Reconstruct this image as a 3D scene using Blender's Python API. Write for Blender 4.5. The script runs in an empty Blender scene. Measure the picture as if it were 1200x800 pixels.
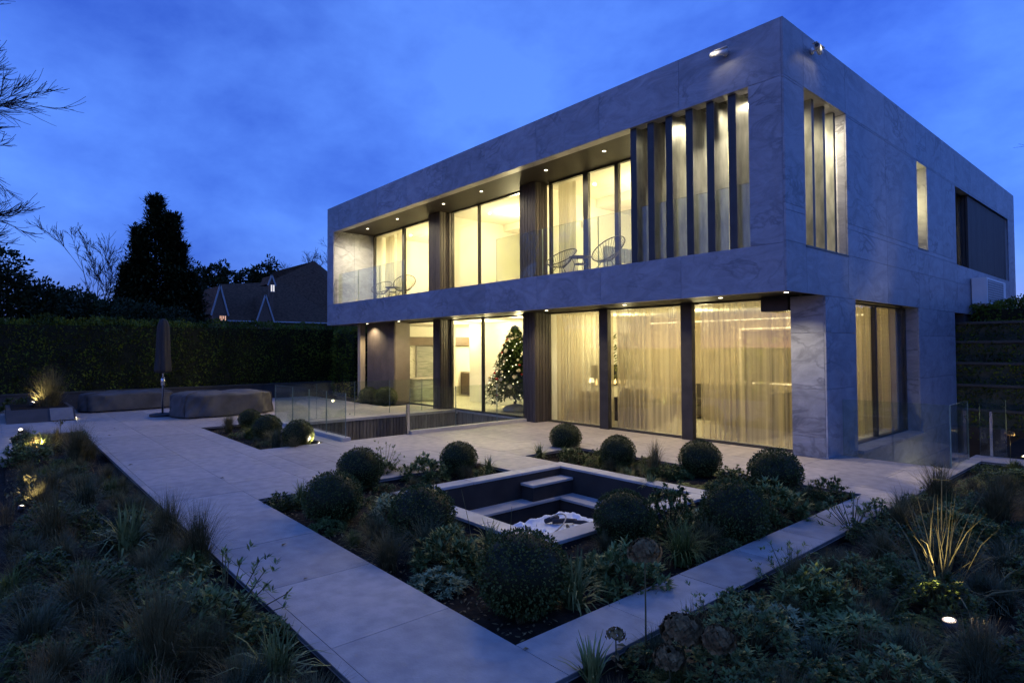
import bpy, bmesh, math, random
import numpy as np
from mathutils import Vector, Matrix
sc = bpy.context.scene
COL = sc.collection
R = math.radians
rnd = random.Random(7)
rng = np.random.default_rng(11)

# ------------------------------------------------------------------ camera
CAM = np.array([4.1526, -9.1435, 1.8779])
YAW, PITCH, ROLL, FPX, SHY = 0.8582, 0.0264, -0.005, 700.914, -10.35
def cam_axes():
    cy, sy = math.cos(YAW), math.sin(YAW)
    fwd = np.array([-sy*math.cos(PITCH), cy*math.cos(PITCH), math.sin(PITCH)])
    right = np.array([cy, sy, 0.0]); upv = np.cross(right, fwd)
    r = math.cos(ROLL)*right + math.sin(ROLL)*upv
    u = -math.sin(ROLL)*right + math.cos(ROLL)*upv
    return r, u, fwd
CR, CU, CF = cam_axes()
cd = bpy.data.cameras.new('camera'); cam = bpy.data.objects.new('camera', cd); COL.objects.link(cam)
M = Matrix.Identity(4)
for i in range(3):
    M[i][0], M[i][1], M[i][2], M[i][3] = CR[i], CU[i], -CF[i], CAM[i]
cam.matrix_world = M
cd.sensor_width = 36; cd.lens = FPX/1200*36; cd.shift_y = SHY/1200
cd.clip_start = 0.05; cd.clip_end = 6000
sc.camera = cam
AX = {'x': 0, 'y': 1, 'z': 2}
def at(px, py, ax='z', val=0.0):
    """measured point of the photograph -> point of the place on a known plane"""
    d = CF + CR*(px-600)/FPX - CU*(py-400-SHY)/FPX
    a = AX[ax]; t = (val-CAM[a])/d[a]
    return CAM + t*d

# ------------------------------------------------------------------ dusk sky
SUN_EL, SUN_AZ = R(2.5), R(195)
w = bpy.data.worlds.new('World'); sc.world = w; w.use_nodes = True
nt = w.node_tree; bg = nt.nodes['Background']
sky = nt.nodes.new('ShaderNodeTexSky'); sky.sky_type = 'NISHITA'; sky.sun_disc = False
sky.sun_elevation = SUN_EL; sky.sun_rotation = SUN_AZ
sky.ozone_density = 5.0; sky.dust_density = 0.1; sky.air_density = 1.0
tint = nt.nodes.new('ShaderNodeMix'); tint.data_type = 'RGBA'; tint.blend_type = 'MULTIPLY'
tint.inputs[0].default_value = 1.0
nt.links.new(sky.outputs[0], tint.inputs[6])
tint.inputs[7].default_value = (0.80, 0.52, 1.0, 1)
tc = nt.nodes.new('ShaderNodeTexCoord'); mp = nt.nodes.new('ShaderNodeMapping')
mp.inputs['Scale'].default_value = (1.3, 1.3, 2.2)
mp.inputs['Location'].default_value = (3.7, 1.1, 0.0)
mp.inputs['Rotation'].default_value = (0.25, 0.2, 0.4)
nz = nt.nodes.new('ShaderNodeTexNoise'); nz.inputs['Scale'].default_value = 1.9; nz.inputs['Detail'].default_value = 8
nz.inputs['Roughness'].default_value = 0.58; nz.inputs['Distortion'].default_value = 0.1
nt.links.new(tc.outputs['Generated'], mp.inputs[0]); nt.links.new(mp.outputs[0], nz.inputs['Vector'])
cr = nt.nodes.new('ShaderNodeValToRGB')
cr.color_ramp.elements[0].position = 0.34; cr.color_ramp.elements[0].color = (0.58, 0.61, 0.72, 1)
cr.color_ramp.elements[1].position = 0.66; cr.color_ramp.elements[1].color = (1.65, 1.45, 1.12, 1)
nt.links.new(nz.outputs[0], cr.inputs[0])
cl = nt.nodes.new('ShaderNodeMix'); cl.data_type = 'RGBA'; cl.blend_type = 'MULTIPLY'; cl.inputs[0].default_value = 1.0
ov = nt.nodes.new('ShaderNodeMix'); ov.data_type = 'RGBA'; ov.inputs[0].default_value = 0.6   # thin even dusk cloud over the clear sky
ov.inputs[7].default_value = (0.092, 0.245, 1.02, 1); nt.links.new(tint.outputs[2], ov.inputs[6])
nt.links.new(ov.outputs[2], cl.inputs[6]); nt.links.new(cr.outputs[0], cl.inputs[7])
nt.links.new(cl.outputs[2], bg.inputs[0]); bg.inputs[1].default_value = 0.1
# the sun has set: what is left of it is a wide, very weak afterglow from its side of the sky
sl = bpy.data.lights.new('sun', 'SUN'); sl.energy = 0.004; sl.angle = R(40); sl.color = (0.6, 0.75, 1.0)
so = bpy.data.objects.new('sun', sl); COL.objects.link(so)
so.rotation_euler = (math.pi/2-SUN_EL, 0, math.pi-SUN_AZ)
vs = sc.view_settings; vs.view_transform = 'Standard'; vs.look = 'None'; vs.gamma = 1.0; vs.exposure = 3.3
sc.render.engine = 'CYCLES'
cy = sc.cycles
cy.use_denoising = True; cy.max_bounces = 8; cy.diffuse_bounces = 4; cy.glossy_bounces = 3
cy.transparent_max_bounces = 24; cy.transmission_bounces = 6
cy.caustics_reflective = False; cy.caustics_refractive = False
cy.sample_clamp_indirect = 3.0

# ------------------------------------------------------------------ materials
MAT = {}
def newmat(name):
    m = bpy.data.materials.new(name); m.use_nodes = True
    t = m.node_tree; b = t.nodes['Principled BSDF']; MAT[name] = m
    return m, t, b
def N(t, kind, **kw):
    n = t.nodes.new(kind)
    for k, v in kw.items(): setattr(n, k, v)
    return n
def pmat(name, c1, c2=None, rough=0.6, metal=0.0, scale=6.0, detail=5.0, bump=0.0, bscale=40.0, stretch=None,
         spec=0.5, objvar=0.0, emit=None, estr=0.0, lo=0.35, hi=0.65, trans=0.0):
    m, t, b = newmat(name)
    b.inputs['Roughness'].default_value = rough; b.inputs['Metallic'].default_value = metal
    b.inputs['Specular IOR Level'].default_value = spec
    geo = N(t, 'ShaderNodeNewGeometry')
    vec = geo.outputs['Position']
    oi = N(t, 'ShaderNodeObjectInfo')
    if stretch:
        mpn = N(t, 'ShaderNodeMapping'); mpn.inputs['Scale'].default_value = stretch
        t.links.new(vec, mpn.inputs[0]); vec = mpn.outputs[0]
    c2 = c2 or tuple(x*0.7 for x in c1)
    nz = N(t, 'ShaderNodeTexNoise'); nz.inputs['Scale'].default_value = scale; nz.inputs['Detail'].default_value = detail
    t.links.new(vec, nz.inputs['Vector'])
    cr = N(t, 'ShaderNodeValToRGB')
    cr.color_ramp.elements[0].position = lo; cr.color_ramp.elements[0].color = (*c2, 1)
    cr.color_ramp.elements[1].position = hi; cr.color_ramp.elements[1].color = (*c1, 1)
    t.links.new(nz.outputs[0], cr.inputs[0])
    out = cr.outputs[0]
    if objvar:
        hv = N(t, 'ShaderNodeHueSaturation')
        mr = N(t, 'ShaderNodeMapRange'); mr.inputs['To Min'].default_value = 1-objvar; mr.inputs['To Max'].default_value = 1+objvar
        t.links.new(oi.outputs['Random'], mr.inputs[0]); t.links.new(mr.outputs[0], hv.inputs['Value'])
        t.links.new(out, hv.inputs['Color']); out = hv.outputs[0]
    t.links.new(out, b.inputs['Base Color'])
    if bump:
        n2 = N(t, 'ShaderNodeTexNoise'); n2.inputs['Scale'].default_value = bscale; n2.inputs['Detail'].default_value = 6
        t.links.new(vec, n2.inputs['Vector'])
        bp = N(t, 'ShaderNodeBump'); bp.inputs['Strength'].default_value = bump; bp.inputs['Distance'].default_value = 0.02
        t.links.new(n2.outputs[0], bp.inputs['Height']); t.links.new(bp.outputs[0], b.inputs['Normal'])
    if emit:
        b.inputs['Emission Color'].default_value = (*emit, 1); b.inputs['Emission Strength'].default_value = estr
    if trans:
        b.inputs['Transmission Weight'].default_value = trans
    return m
def stone_mat(name, base, vein, rough=0.45):
    m, t, b = newmat(name)
    b.inputs['Roughness'].default_value = rough; b.inputs['Specular IOR Level'].default_value = 0.4
    geo = N(t, 'ShaderNodeNewGeometry'); oi = N(t, 'ShaderNodeObjectInfo')
    off = N(t, 'ShaderNodeVectorMath', operation='ADD')
    sclv = N(t, 'ShaderNodeVectorMath', operation='SCALE'); comb = N(t, 'ShaderNodeCombineXYZ')
    t.links.new(oi.outputs['Random'], comb.inputs[0]); t.links.new(oi.outputs['Random'], comb.inputs[2])
    t.links.new(comb.outputs[0], sclv.inputs[0]); sclv.inputs['Scale'].default_value = 9.0
    t.links.new(geo.outputs['Position'], off.inputs[0]); t.links.new(sclv.outputs[0], off.inputs[1])
    mpn = N(t, 'ShaderNodeMapping'); mpn.inputs['Rotation'].default_value = (0.5, 0.6, 0.35); mpn.inputs['Scale'].default_value = (1, 1, 1.9)
    t.links.new(off.outputs[0], mpn.inputs[0])
    # big swirling bands
    n1 = N(t, 'ShaderNodeTexNoise'); n1.inputs['Scale'].default_value = 1.5; n1.inputs['Detail'].default_value = 12
    n1.inputs['Roughness'].default_value = 0.70; n1.inputs['Distortion'].default_value = 1.3
    t.links.new(mpn.outputs[0], n1.inputs['Vector'])
    r1 = N(t, 'ShaderNodeValToRGB'); e = r1.color_ramp.elements
    e[0].position = 0.34; e[0].color = (*[x*0.74 for x in base], 1); e[1].position = 0.66; e[1].color = (*[x*1.2 for x in base], 1)
    t.links.new(n1.outputs[0], r1.inputs[0])
    # thin veins where a second noise crosses its middle
    n2 = N(t, 'ShaderNodeTexNoise'); n2.inputs['Scale'].default_value = 1.0; n2.inputs['Detail'].default_value = 7
    n2.inputs['Roughness'].default_value = 0.58; n2.inputs['Distortion'].default_value = 0.9
    t.links.new(mpn.outputs[0], n2.inputs['Vector'])
    r2 = N(t, 'ShaderNodeValToRGB'); e = r2.color_ramp.elements
    e[0].position = 0.455; e[0].color = (0, 0, 0, 1); e[1].position = 0.545; e[1].color = (0, 0, 0, 1)
    x = r2.color_ramp.elements.new(0.5); x.color = (1, 1, 1, 1)
    t.links.new(n2.outputs[0], r2.inputs[0])
    n3 = N(t, 'ShaderNodeTexNoise'); n3.inputs['Scale'].default_value = 0.7; n3.inputs['Detail'].default_value = 2
    t.links.new(off.outputs[0], n3.inputs['Vector'])
    r3 = N(t, 'ShaderNodeValToRGB'); r3.color_ramp.elements[0].position = 0.42; r3.color_ramp.elements[1].position = 0.68
    t.links.new(n3.outputs[0], r3.inputs[0])
    mu = N(t, 'ShaderNodeMath', operation='MULTIPLY'); t.links.new(r2.outputs[0], mu.inputs[0]); t.links.new(r3.outputs[0], mu.inputs[1])
    mx = N(t, 'ShaderNodeMix', data_type='RGBA'); t.links.new(mu.outputs[0], mx.inputs[0])
    t.links.new(r1.outputs[0], mx.inputs[6]); mx.inputs[7].default_value = (*vein, 1)
    hv = N(t, 'ShaderNodeHueSaturation'); mr = N(t, 'ShaderNodeMapRange')
    mr.inputs['To Min'].default_value = 0.90; mr.inputs['To Max'].default_value = 1.10
    t.links.new(oi.outputs['Random'], mr.inputs[0]); t.links.new(mr.outputs[0], hv.inputs['Value'])
    t.links.new(mx.outputs[2], hv.inputs['Color']); t.links.new(hv.outputs[0], b.inputs['Base Color'])
    bp = N(t, 'ShaderNodeBump'); bp.inputs['Strength'].default_value = 0.5; bp.inputs['Distance'].default_value = 0.012
    t.links.new(n1.outputs[0], bp.inputs['Height']); t.links.new(bp.outputs[0], b.inputs['Normal'])
    return m
def glass_mat(name, tintc, refl=1.0, milk=0.0):
    m = bpy.data.materials.new(name); m.use_nodes = True; t = m.node_tree; MAT[name] = m
    for n in list(t.nodes): t.nodes.remove(n)
    out = N(t, 'ShaderNodeOutputMaterial'); tr = N(t, 'ShaderNodeBsdfTransparent'); gl = N(t, 'ShaderNodeBsdfGlossy')
    tr.inputs[0].default_value = (*tintc, 1); gl.inputs['Roughness'].default_value = 0.015
    geo = N(t, 'ShaderNodeNewGeometry'); dt = N(t, 'ShaderNodeVectorMath', operation='DOT_PRODUCT')
    t.links.new(geo.outputs['Incoming'], dt.inputs[0]); t.links.new(geo.outputs['Normal'], dt.inputs[1])
    ab = N(t, 'ShaderNodeMath', operation='ABSOLUTE'); t.links.new(dt.outputs['Value'], ab.inputs[0])
    su = N(t, 'ShaderNodeMath', operation='SUBTRACT'); su.inputs[0].default_value = 1.0; t.links.new(ab.outputs[0], su.inputs[1])
    pw = N(t, 'ShaderNodeMath', operation='POWER'); t.links.new(su.outputs[0], pw.inputs[0]); pw.inputs[1].default_value = 5.0
    ma = N(t, 'ShaderNodeMath', operation='MULTIPLY_ADD'); t.links.new(pw.outputs[0], ma.inputs[0]); ma.inputs[1].default_value = 0.95*refl; ma.inputs[2].default_value = 0.045*refl
    mx = N(t, 'ShaderNodeMixShader'); t.links.new(ma.outputs[0], mx.inputs[0]); t.links.new(tr.outputs[0], mx.inputs[1]); t.links.new(gl.outputs[0], mx.inputs[2])
    last = mx.outputs[0]
    if milk:
        df = N(t, 'ShaderNodeBsdfDiffuse'); df.inputs[0].default_value = (0.75, 0.85, 0.8, 1)
        m2 = N(t, 'ShaderNodeMixShader'); m2.inputs[0].default_value = milk
        t.links.new(last, m2.inputs[1]); t.links.new(df.outputs[0], m2.inputs[2]); last = m2.outputs[0]
    t.links.new(last, out.inputs[0])
    return m
def sheer_mat(name, col, alpha):
    m = bpy.data.materials.new(name); m.use_nodes = True; t = m.node_tree; MAT[name] = m
    for n in list(t.nodes): t.nodes.remove(n)
    out = N(t, 'ShaderNodeOutputMaterial'); tr = N(t, 'ShaderNodeBsdfTransparent'); tl = N(t, 'ShaderNodeBsdfTranslucent'); df = N(t, 'ShaderNodeBsdfDiffuse')
    tl.inputs[0].default_value = (*col, 1); df.inputs[0].default_value = (*col, 1)
    a = N(t, 'ShaderNodeMixShader'); a.inputs[0].default_value = 0.35; t.links.new(tl.outputs[0], a.inputs[1]); t.links.new(df.outputs[0], a.inputs[2])
    bmx = N(t, 'ShaderNodeMixShader'); bmx.inputs[0].default_value = alpha
    if alpha < .9:                       # the cloth is gathered: denser and thinner upright bands
        geo = N(t, 'ShaderNodeNewGeometry'); mpn = N(t, 'ShaderNodeMapping'); mpn.inputs['Scale'].default_value = (9, 9, 0.12)
        t.links.new(geo.outputs['Position'], mpn.inputs[0]); nz = N(t, 'ShaderNodeTexNoise'); nz.inputs['Scale'].default_value = 1.0; nz.inputs['Detail'].default_value = 3
        t.links.new(mpn.outputs[0], nz.inputs['Vector']); mr = N(t, 'ShaderNodeMapRange'); mr.inputs['From Min'].default_value = .32; mr.inputs['From Max'].default_value = .68
        mr.inputs['To Min'].default_value = alpha-.32; mr.inputs['To Max'].default_value = min(.97, alpha+.25)
        t.links.new(nz.outputs[0], mr.inputs[0]); t.links.new(mr.outputs[0], bmx.inputs[0])
    t.links.new(tr.outputs[0], bmx.inputs[1]); t.links.new(a.outputs[0], bmx.inputs[2]); t.links.new(bmx.outputs[0], out.inputs[0])
    return m
def emit_mat(name, col, s):
    m, t, b = newmat(name)
    b.inputs['Base Color'].default_value = (0.8, 0.8, 0.8, 1)
    b.inputs['Emission Color'].default_value = (*col, 1); b.inputs['Emission Strength'].default_value = s
    return m

stone_mat('quartzite', (0.275, 0.28, 0.31), (0.12, 0.122, 0.14))
pmat('porcelain', (0.43, 0.36, 0.305), (0.315, 0.265, 0.23), rough=0.55, scale=6.5, detail=12, bump=0.12, bscale=60, objvar=0.13, lo=0.34, hi=0.66)
pmat('coping', (0.50, 0.45, 0.40), (0.41, 0.365, 0.325), rough=0.5, scale=5, bump=0.05)
pmat('joint', (0.17, 0.15, 0.13), rough=0.9)
pmat('dark_render', (0.055, 0.042, 0.032), (0.036, 0.028, 0.022), spec=0.2, rough=0.8, scale=3, bump=0.1, bscale=120)
pmat('soffit', (0.020, 0.016, 0.012), (0.014, 0.011, 0.009), spec=0.2, rough=0.6, scale=2)
pmat('char_timber', (0.075, 0.058, 0.046), (0.04, 0.032, 0.027), rough=0.5, scale=5, stretch=(9, 9, 0.6), bump=0.15, bscale=20, objvar=0.25)
pmat('timber_slat', (0.20, 0.165, 0.125), (0.11, 0.088, 0.066), rough=0.65, scale=5, stretch=(9, 9, 0.7), bump=0.15, bscale=20, objvar=0.3)
pmat('brown_cladding', (0.125, 0.095, 0.075), (0.095, 0.073, 0.058), rough=0.5, scale=3)
pmat('bronze_frame', (0.05, 0.044, 0.038), rough=0.4, metal=0.3)
pmat('fin_metal', (0.24, 0.245, 0.215), (0.12, 0.125, 0.11), rough=0.42, metal=0.35, scale=7, stretch=(1, 1, 0.35), bump=0.05, objvar=0.1)
pmat('cream_wall', (0.80, 0.765, 0.66), (0.77, 0.735, 0.63), rough=0.8, scale=1)
pmat('ceiling_paint', (0.84, 0.81, 0.72), (0.83, 0.80, 0.71), rough=0.85, scale=1)
pmat('pale_floor', (0.62, 0.58, 0.50), (0.55, 0.51, 0.44), rough=0.35, scale=2)
pmat('tan_wall', (0.50, 0.42, 0.30), (0.44, 0.36, 0.25), rough=0.8, scale=2)
pmat('brown_cabinet', (0.16, 0.11, 0.075), (0.12, 0.085, 0.06), rough=0.5, stretch=(1, 1, 8), scale=3)
pmat('dark_fabric', (0.075, 0.062, 0.05), rough=0.9, scale=20)
pmat('linen', (0.66, 0.62, 0.54), (0.56, 0.52, 0.45), rough=0.9, scale=6)
pmat('grey_velvet', (0.25, 0.26, 0.28), (0.2, 0.2, 0.22), rough=0.8, scale=10)
pmat('white_render', (0.66, 0.66, 0.66), (0.6, 0.6, 0.6), rough=0.8, scale=2)
pmat('steel', (0.62, 0.62, 0.6), rough=0.25, metal=1.0)
pmat('black_metal', (0.03, 0.03, 0.03), rough=0.4, metal=0.4)
pmat('white_plastic', (0.75, 0.75, 0.74), (0.68, 0.68, 0.67), rough=0.4, scale=3)
pmat('grille', (0.22, 0.22, 0.23), rough=0.5)
pmat('cord', (0.06, 0.048, 0.036), (0.04, 0.032, 0.024), rough=0.6, scale=12)
pmat('cover_cloth', (0.095, 0.085, 0.075), (0.05, 0.045, 0.04), rough=0.75, scale=3, bump=0.25, bscale=9)
pmat('parasol_cloth', (0.038, 0.032, 0.028), (0.02, 0.017, 0.015), rough=0.85, scale=4, stretch=(5, 5, 0.5), bump=0.2, bscale=15)
pmat('sheet_plastic', (0.74, 0.73, 0.72), (0.6, 0.59, 0.58), rough=0.35, scale=8, bump=0.3, bscale=14)
pmat('log_bark', (0.07, 0.055, 0.045), rough=0.9, scale=10, bump=0.3)
pmat('garden_soil', (0.036, 0.026, 0.016), (0.018, 0.013, 0.008), spec=0.1, rough=0.95, scale=8, bump=0.8, bscale=26)
pmat('sleeper', (0.09, 0.08, 0.06), (0.055, 0.048, 0.036), rough=0.85, stretch=(0.4, 3, 6), scale=5, bump=0.2)
pmat('bank_grass', (0.075, 0.07, 0.04), (0.04, 0.045, 0.022), rough=0.9, scale=5, bump=0.6, bscale=18)
pmat('white_stone', (0.22, 0.20, 0.185), (0.16, 0.145, 0.135), rough=0.8, scale=4)
pmat('retaining', (0.065, 0.055, 0.048), (0.045, 0.038, 0.033), rough=0.85, scale=3, bump=0.2)
pmat('bark', (0.07, 0.055, 0.045), (0.04, 0.032, 0.026), rough=0.9, scale=12, bump=0.5, stretch=(3, 3, 0.5))
pmat('twig', (0.022, 0.018, 0.016), rough=0.9)
pmat('roof_tile', (0.15, 0.085, 0.05), (0.06, 0.036, 0.023), spec=0.1, rough=0.9, scale=6, bump=0.3, bscale=8, stretch=(1, 1, 3), objvar=0.15)
pmat('brick', (0.19, 0.11, 0.07), (0.11, 0.065, 0.042), rough=0.85, scale=9, stretch=(1, 1, 3))
pmat('white_board', (0.40, 0.39, 0.38), (0.34, 0.33, 0.32), rough=0.6)
pmat('pale_timber', (0.52, 0.40, 0.26), (0.42, 0.32, 0.2), rough=0.6, stretch=(8, 8, 0.5), scale=4)
pmat('layered_stone', (0.40, 0.40, 0.36), (0.19, 0.2, 0.18), rough=0.6, scale=3, stretch=(1, 1, 9))
pmat('bauble_gold', (0.55, 0.36, 0.12), rough=0.25, metal=0.6); pmat('bauble_red', (0.42, 0.03, 0.02), rough=0.25); pmat('bloom_cream', (0.75, 0.66, 0.48), rough=0.6)
pmat('canvas', (0.23, 0.19, 0.13), (0.11, 0.1, 0.075), rough=0.7, scale=2.5)
def leaf(name, c1, c2, rough=0.5, spec=0.15, ov=0.18, sc_=9):
    k = (1.3, 1.22, 0.72)
    return pmat(name, tuple(a*b for a, b in zip(c1, k)), tuple(a*b*.8 for a, b in zip(c2, k)), rough=rough, spec=spec, objvar=ov, scale=sc_, detail=3)
leaf('box_leaf', (0.090, 0.105, 0.042), (0.035, 0.046, 0.016), ov=0.12, sc_=24)
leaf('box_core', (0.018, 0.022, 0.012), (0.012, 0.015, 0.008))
leaf('shrub_leaf', (0.17, 0.215, 0.11), (0.07, 0.10, 0.045), rough=0.45)
leaf('silver_leaf', (0.28, 0.31, 0.24), (0.14, 0.17, 0.12), rough=0.55)
leaf('deep_leaf', (0.10, 0.13, 0.055), (0.04, 0.06, 0.024), rough=0.4)
leaf('grass_tan', (0.15, 0.128, 0.085), (0.075, 0.068, 0.042), rough=0.7)
leaf('grass_green', (0.15, 0.17, 0.065), (0.07, 0.09, 0.035), rough=0.6)
leaf('grass_blue', (0.10, 0.11, 0.085), (0.05, 0.06, 0.048), rough=0.65)
leaf('strap_leaf', (0.22, 0.235, 0.125), (0.10, 0.125, 0.06), rough=0.45)
leaf('dried_head', (0.22, 0.155, 0.105), (0.10, 0.07, 0.05), rough=0.8, sc_=30)
leaf('stem_green', (0.11, 0.10, 0.06), (0.07, 0.06, 0.04), rough=0.7)
leaf('hedge_leaf', (0.12, 0.155, 0.022), (0.035, 0.05, 0.01), rough=0.6, sc_=1.6)
leaf('conifer_leaf', (0.040, 0.052, 0.028), (0.018, 0.026, 0.014), rough=0.6, sc_=2)
leaf('xmas_leaf', (0.05, 0.085, 0.03), (0.02, 0.04, 0.014), rough=0.6, sc_=8)
leaf('bamboo_leaf', (0.2, 0.22, 0.08), (0.09, 0.12, 0.04), rough=0.5)
glass_mat('window_glass', (0.95, 0.96, 0.93), 1.2)
glass_mat('balustrade_glass', (0.92, 0.955, 0.90), 1.1, milk=0.008)
pmat('glass_edge', (0.24, 0.31, 0.26), rough=0.2)
sheer_mat('sheer', (0.68, 0.58, 0.40), 0.66)
sheer_mat('drape', (0.78, 0.74, 0.62), 0.97)
WARM = (1.0, 0.845, 0.46); WARMW = (1.0, 0.86, 0.58)
emit_mat('lens_warm', WARMW, 1.6)
emit_mat('lens_rim', (1.0, 0.70, 0.28), 0.085)
emit_mat('led_strip', (1.0, 0.76, 0.36), 0.2)
emit_mat('lamp_shade_glow', (1.0, 0.82, 0.42), 0.5)
emit_mat('flame', (1.0, 0.6, 0.16), 0.25)
emit_mat('lit_window_orange', (1.0, 0.50, 0.08), 0.085)
emit_mat('lit_window_white', (1.0, 0.92, 0.66), 0.08)
emit_mat('fairy', (1.0, 0.82, 0.45), 0.6)
emit_mat('daylight_panel', (0.9, 0.95, 1.0), 0.05)

# ------------------------------------------------------------------ mesh helpers
class MB:
    def __init__(s): s.v = []; s.f = []; s.m = []
    def add(s, V, F, mi=0):
        o = len(s.v); s.v += [tuple(map(float, p)) for p in V]; s.f += [tuple(o+i for i in f) for f in F]; s.m += [mi]*len(F); return s
    def box(s, x0, x1, y0, y1, z0, z1, mi=0):
        V = [(x, y, z) for z in (z0, z1) for y in (y0, y1) for x in (x0, x1)]
        return s.add(V, [(0, 2, 3, 1), (4, 5, 7, 6), (0, 1, 5, 4), (2, 6, 7, 3), (0, 4, 6, 2), (1, 3, 7, 5)], mi)
    def bbox(s, x0, x1, y0, y1, z0, z1, b=0.01, mi=0):
        bm = bmesh.new(); bmesh.ops.create_cube(bm, size=1)
        for v in bm.verts: v.co = ((x0+x1)/2+v.co.x*(x1-x0), (y0+y1)/2+v.co.y*(y1-y0), (z0+z1)/2+v.co.z*(z1-z0))
        bmesh.ops.bevel(bm, geom=bm.edges[:], offset=b, segments=2, affect='EDGES')
        bm.verts.index_update(); s.add([v.co for v in bm.verts], [[v.index for v in f.verts] for f in bm.faces], mi); bm.free(); return s
    def tube(s, pts, rad, n=6, mi=0, cap=True):
        pts = [np.array(p, float) for p in pts]; k = len(pts)
        rads = rad if hasattr(rad, '__len__') else [rad]*k
        V = []; 
        for i, p in enumerate(pts):
            d = pts[min(i+1, k-1)]-pts[max(i-1, 0)]; d = d/(np.linalg.norm(d)+1e-9)
            a = np.array([0, 0, 1.0]) if abs(d[2]) < 0.9 else np.array([1.0, 0, 0])
            e = np.cross(d, a); e /= np.linalg.norm(e); g = np.cross(d, e)
            for j in range(n):
                th = 2*math.pi*j/n; V.append(p+rads[i]*(math.cos(th)*e+math.sin(th)*g))
        F = [(i*n+j, i*n+(j+1) % n, (i+1)*n+(j+1) % n, (i+1)*n+j) for i in range(k-1) for j in range(n)]
        if cap: F += [tuple(range(n))[::-1], tuple((k-1)*n+j for j in range(n))]
        return s.add(V, F, mi)
    def lathe(s, prof, c=(0, 0, 0), n=20, mi=0, sx=1, sy=1, wob=None):
        V = []
        for i, (r, z) in enumerate(prof):
            for j in range(n):
                th = 2*math.pi*j/n; k = 1 if wob is None else wob(th, z)
                V.append((c[0]+sx*r*k*math.cos(th), c[1]+sy*r*k*math.sin(th), c[2]+z))
        F = [(i*n+j, i*n+(j+1) % n, (i+1)*n+(j+1) % n, (i+1)*n+j) for i in range(len(prof)-1) for j in range(n)]
        F += [tuple(range(n))[::-1], tuple((len(prof)-1)*n+j for j in range(n))]
        return s.add(V, F, mi)
    def ball(s, c, r, n=8, m=6, mi=0, sz=1.0):
        return s.lathe([(max(1e-3, r*math.sin(math.pi*i/m)), -r*sz*math.cos(math.pi*i/m)) for i in range(m+1)], c, n, mi)
    def mesh(s, name, mats, smooth=False):
        me = bpy.data.meshes.new(name); me.from_pydata(s.v, [], s.f)
        for m in (mats if isinstance(mats, (list, tuple)) else [mats]): me.materials.append(MAT[m])
        if len(set(s.m)) > 1: me.polygons.foreach_set('material_index', s.m)
        if smooth: me.polygons.foreach_set('use_smooth', [True]*len(s.f))
        me.update(); return me
    def build(s, name, mats, parent=None, smooth=False): return link(name, s.mesh(name, mats, smooth), parent)
def link(name, me, parent=None, loc=None, rz=0.0, scale=None):
    o = bpy.data.objects.new(name, me); COL.objects.link(o)
    if parent is not None: o.parent = parent
    if loc is not None: o.location = loc
    if rz: o.rotation_euler.z = rz
    if scale is not None: o.scale = scale if hasattr(scale, '__len__') else (scale,)*3
    return o
def np_mesh(name, V, F, mats, mi=None, smooth=False):
    """V (n,3), F (m,k) arrays -> mesh, fast"""
    me = bpy.data.meshes.new(name); k = F.shape[1]
    me.vertices.add(len(V)); me.vertices.foreach_set('co', np.ascontiguousarray(V, np.float32).ravel())
    me.loops.add(F.size); me.loops.foreach_set('vertex_index', np.ascontiguousarray(F, np.int32).ravel())
    me.polygons.add(len(F)); me.polygons.foreach_set('loop_start', np.arange(0, F.size, k, dtype=np.int32))
    me.polygons.foreach_set('loop_total', np.full(len(F), k, np.int32))
    for m in (mats if isinstance(mats, (list, tuple)) else [mats]): me.materials.append(MAT[m])
    if mi is not None: me.polygons.foreach_set('material_index', np.asarray(mi, np.int32))
    if smooth: me.polygons.foreach_set('use_smooth', np.ones(len(F), bool))
    me.update(calc_edges=True); return me
def thing(name, label, cat, loc=(0, 0, 0), rz=0.0, group=None):
    o = bpy.data.objects.new(name, None); COL.objects.link(o); o.location = loc; o.rotation_euler.z = rz
    return tag(o, label, cat, group)
def tag(o, label, cat, group=None):
    o['label'] = label; o['category'] = cat
    if group: o['group'] = group
    return o
def struct(o): o['kind'] = 'structure'; return o
def stuff(o): o['kind'] = 'stuff'; return o
def spot(name, loc, target, power, size=60, blend=0.6, col=WARMW, rad=0.03):
    l = bpy.data.lights.new(name, 'SPOT'); l.energy = power; l.spot_size = R(size); l.spot_blend = blend; l.color = col; l.shadow_soft_size = rad
    o = bpy.data.objects.new(name, l); COL.objects.link(o); o.location = loc
    o.rotation_euler = (Vector(target)-Vector(loc)).to_track_quat('-Z', 'Y').to_euler(); return o
def point(name, loc, power, col=WARM, rad=0.12):
    l = bpy.data.lights.new(name, 'POINT'); l.energy = power; l.color = col; l.shadow_soft_size = rad
    o = bpy.data.objects.new(name, l); COL.objects.link(o); o.location = loc; return o
def area(name, loc, sx, sy, power, col=WARM, rot=(0, 0, 0)):
    l = bpy.data.lights.new(name, 'AREA'); l.shape = 'RECTANGLE'; l.size = sx; l.size_y = sy; l.energy = power; l.color = col
    o = bpy.data.objects.new(name, l); COL.objects.link(o); o.location = loc; o.rotation_euler = rot; return o

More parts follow.
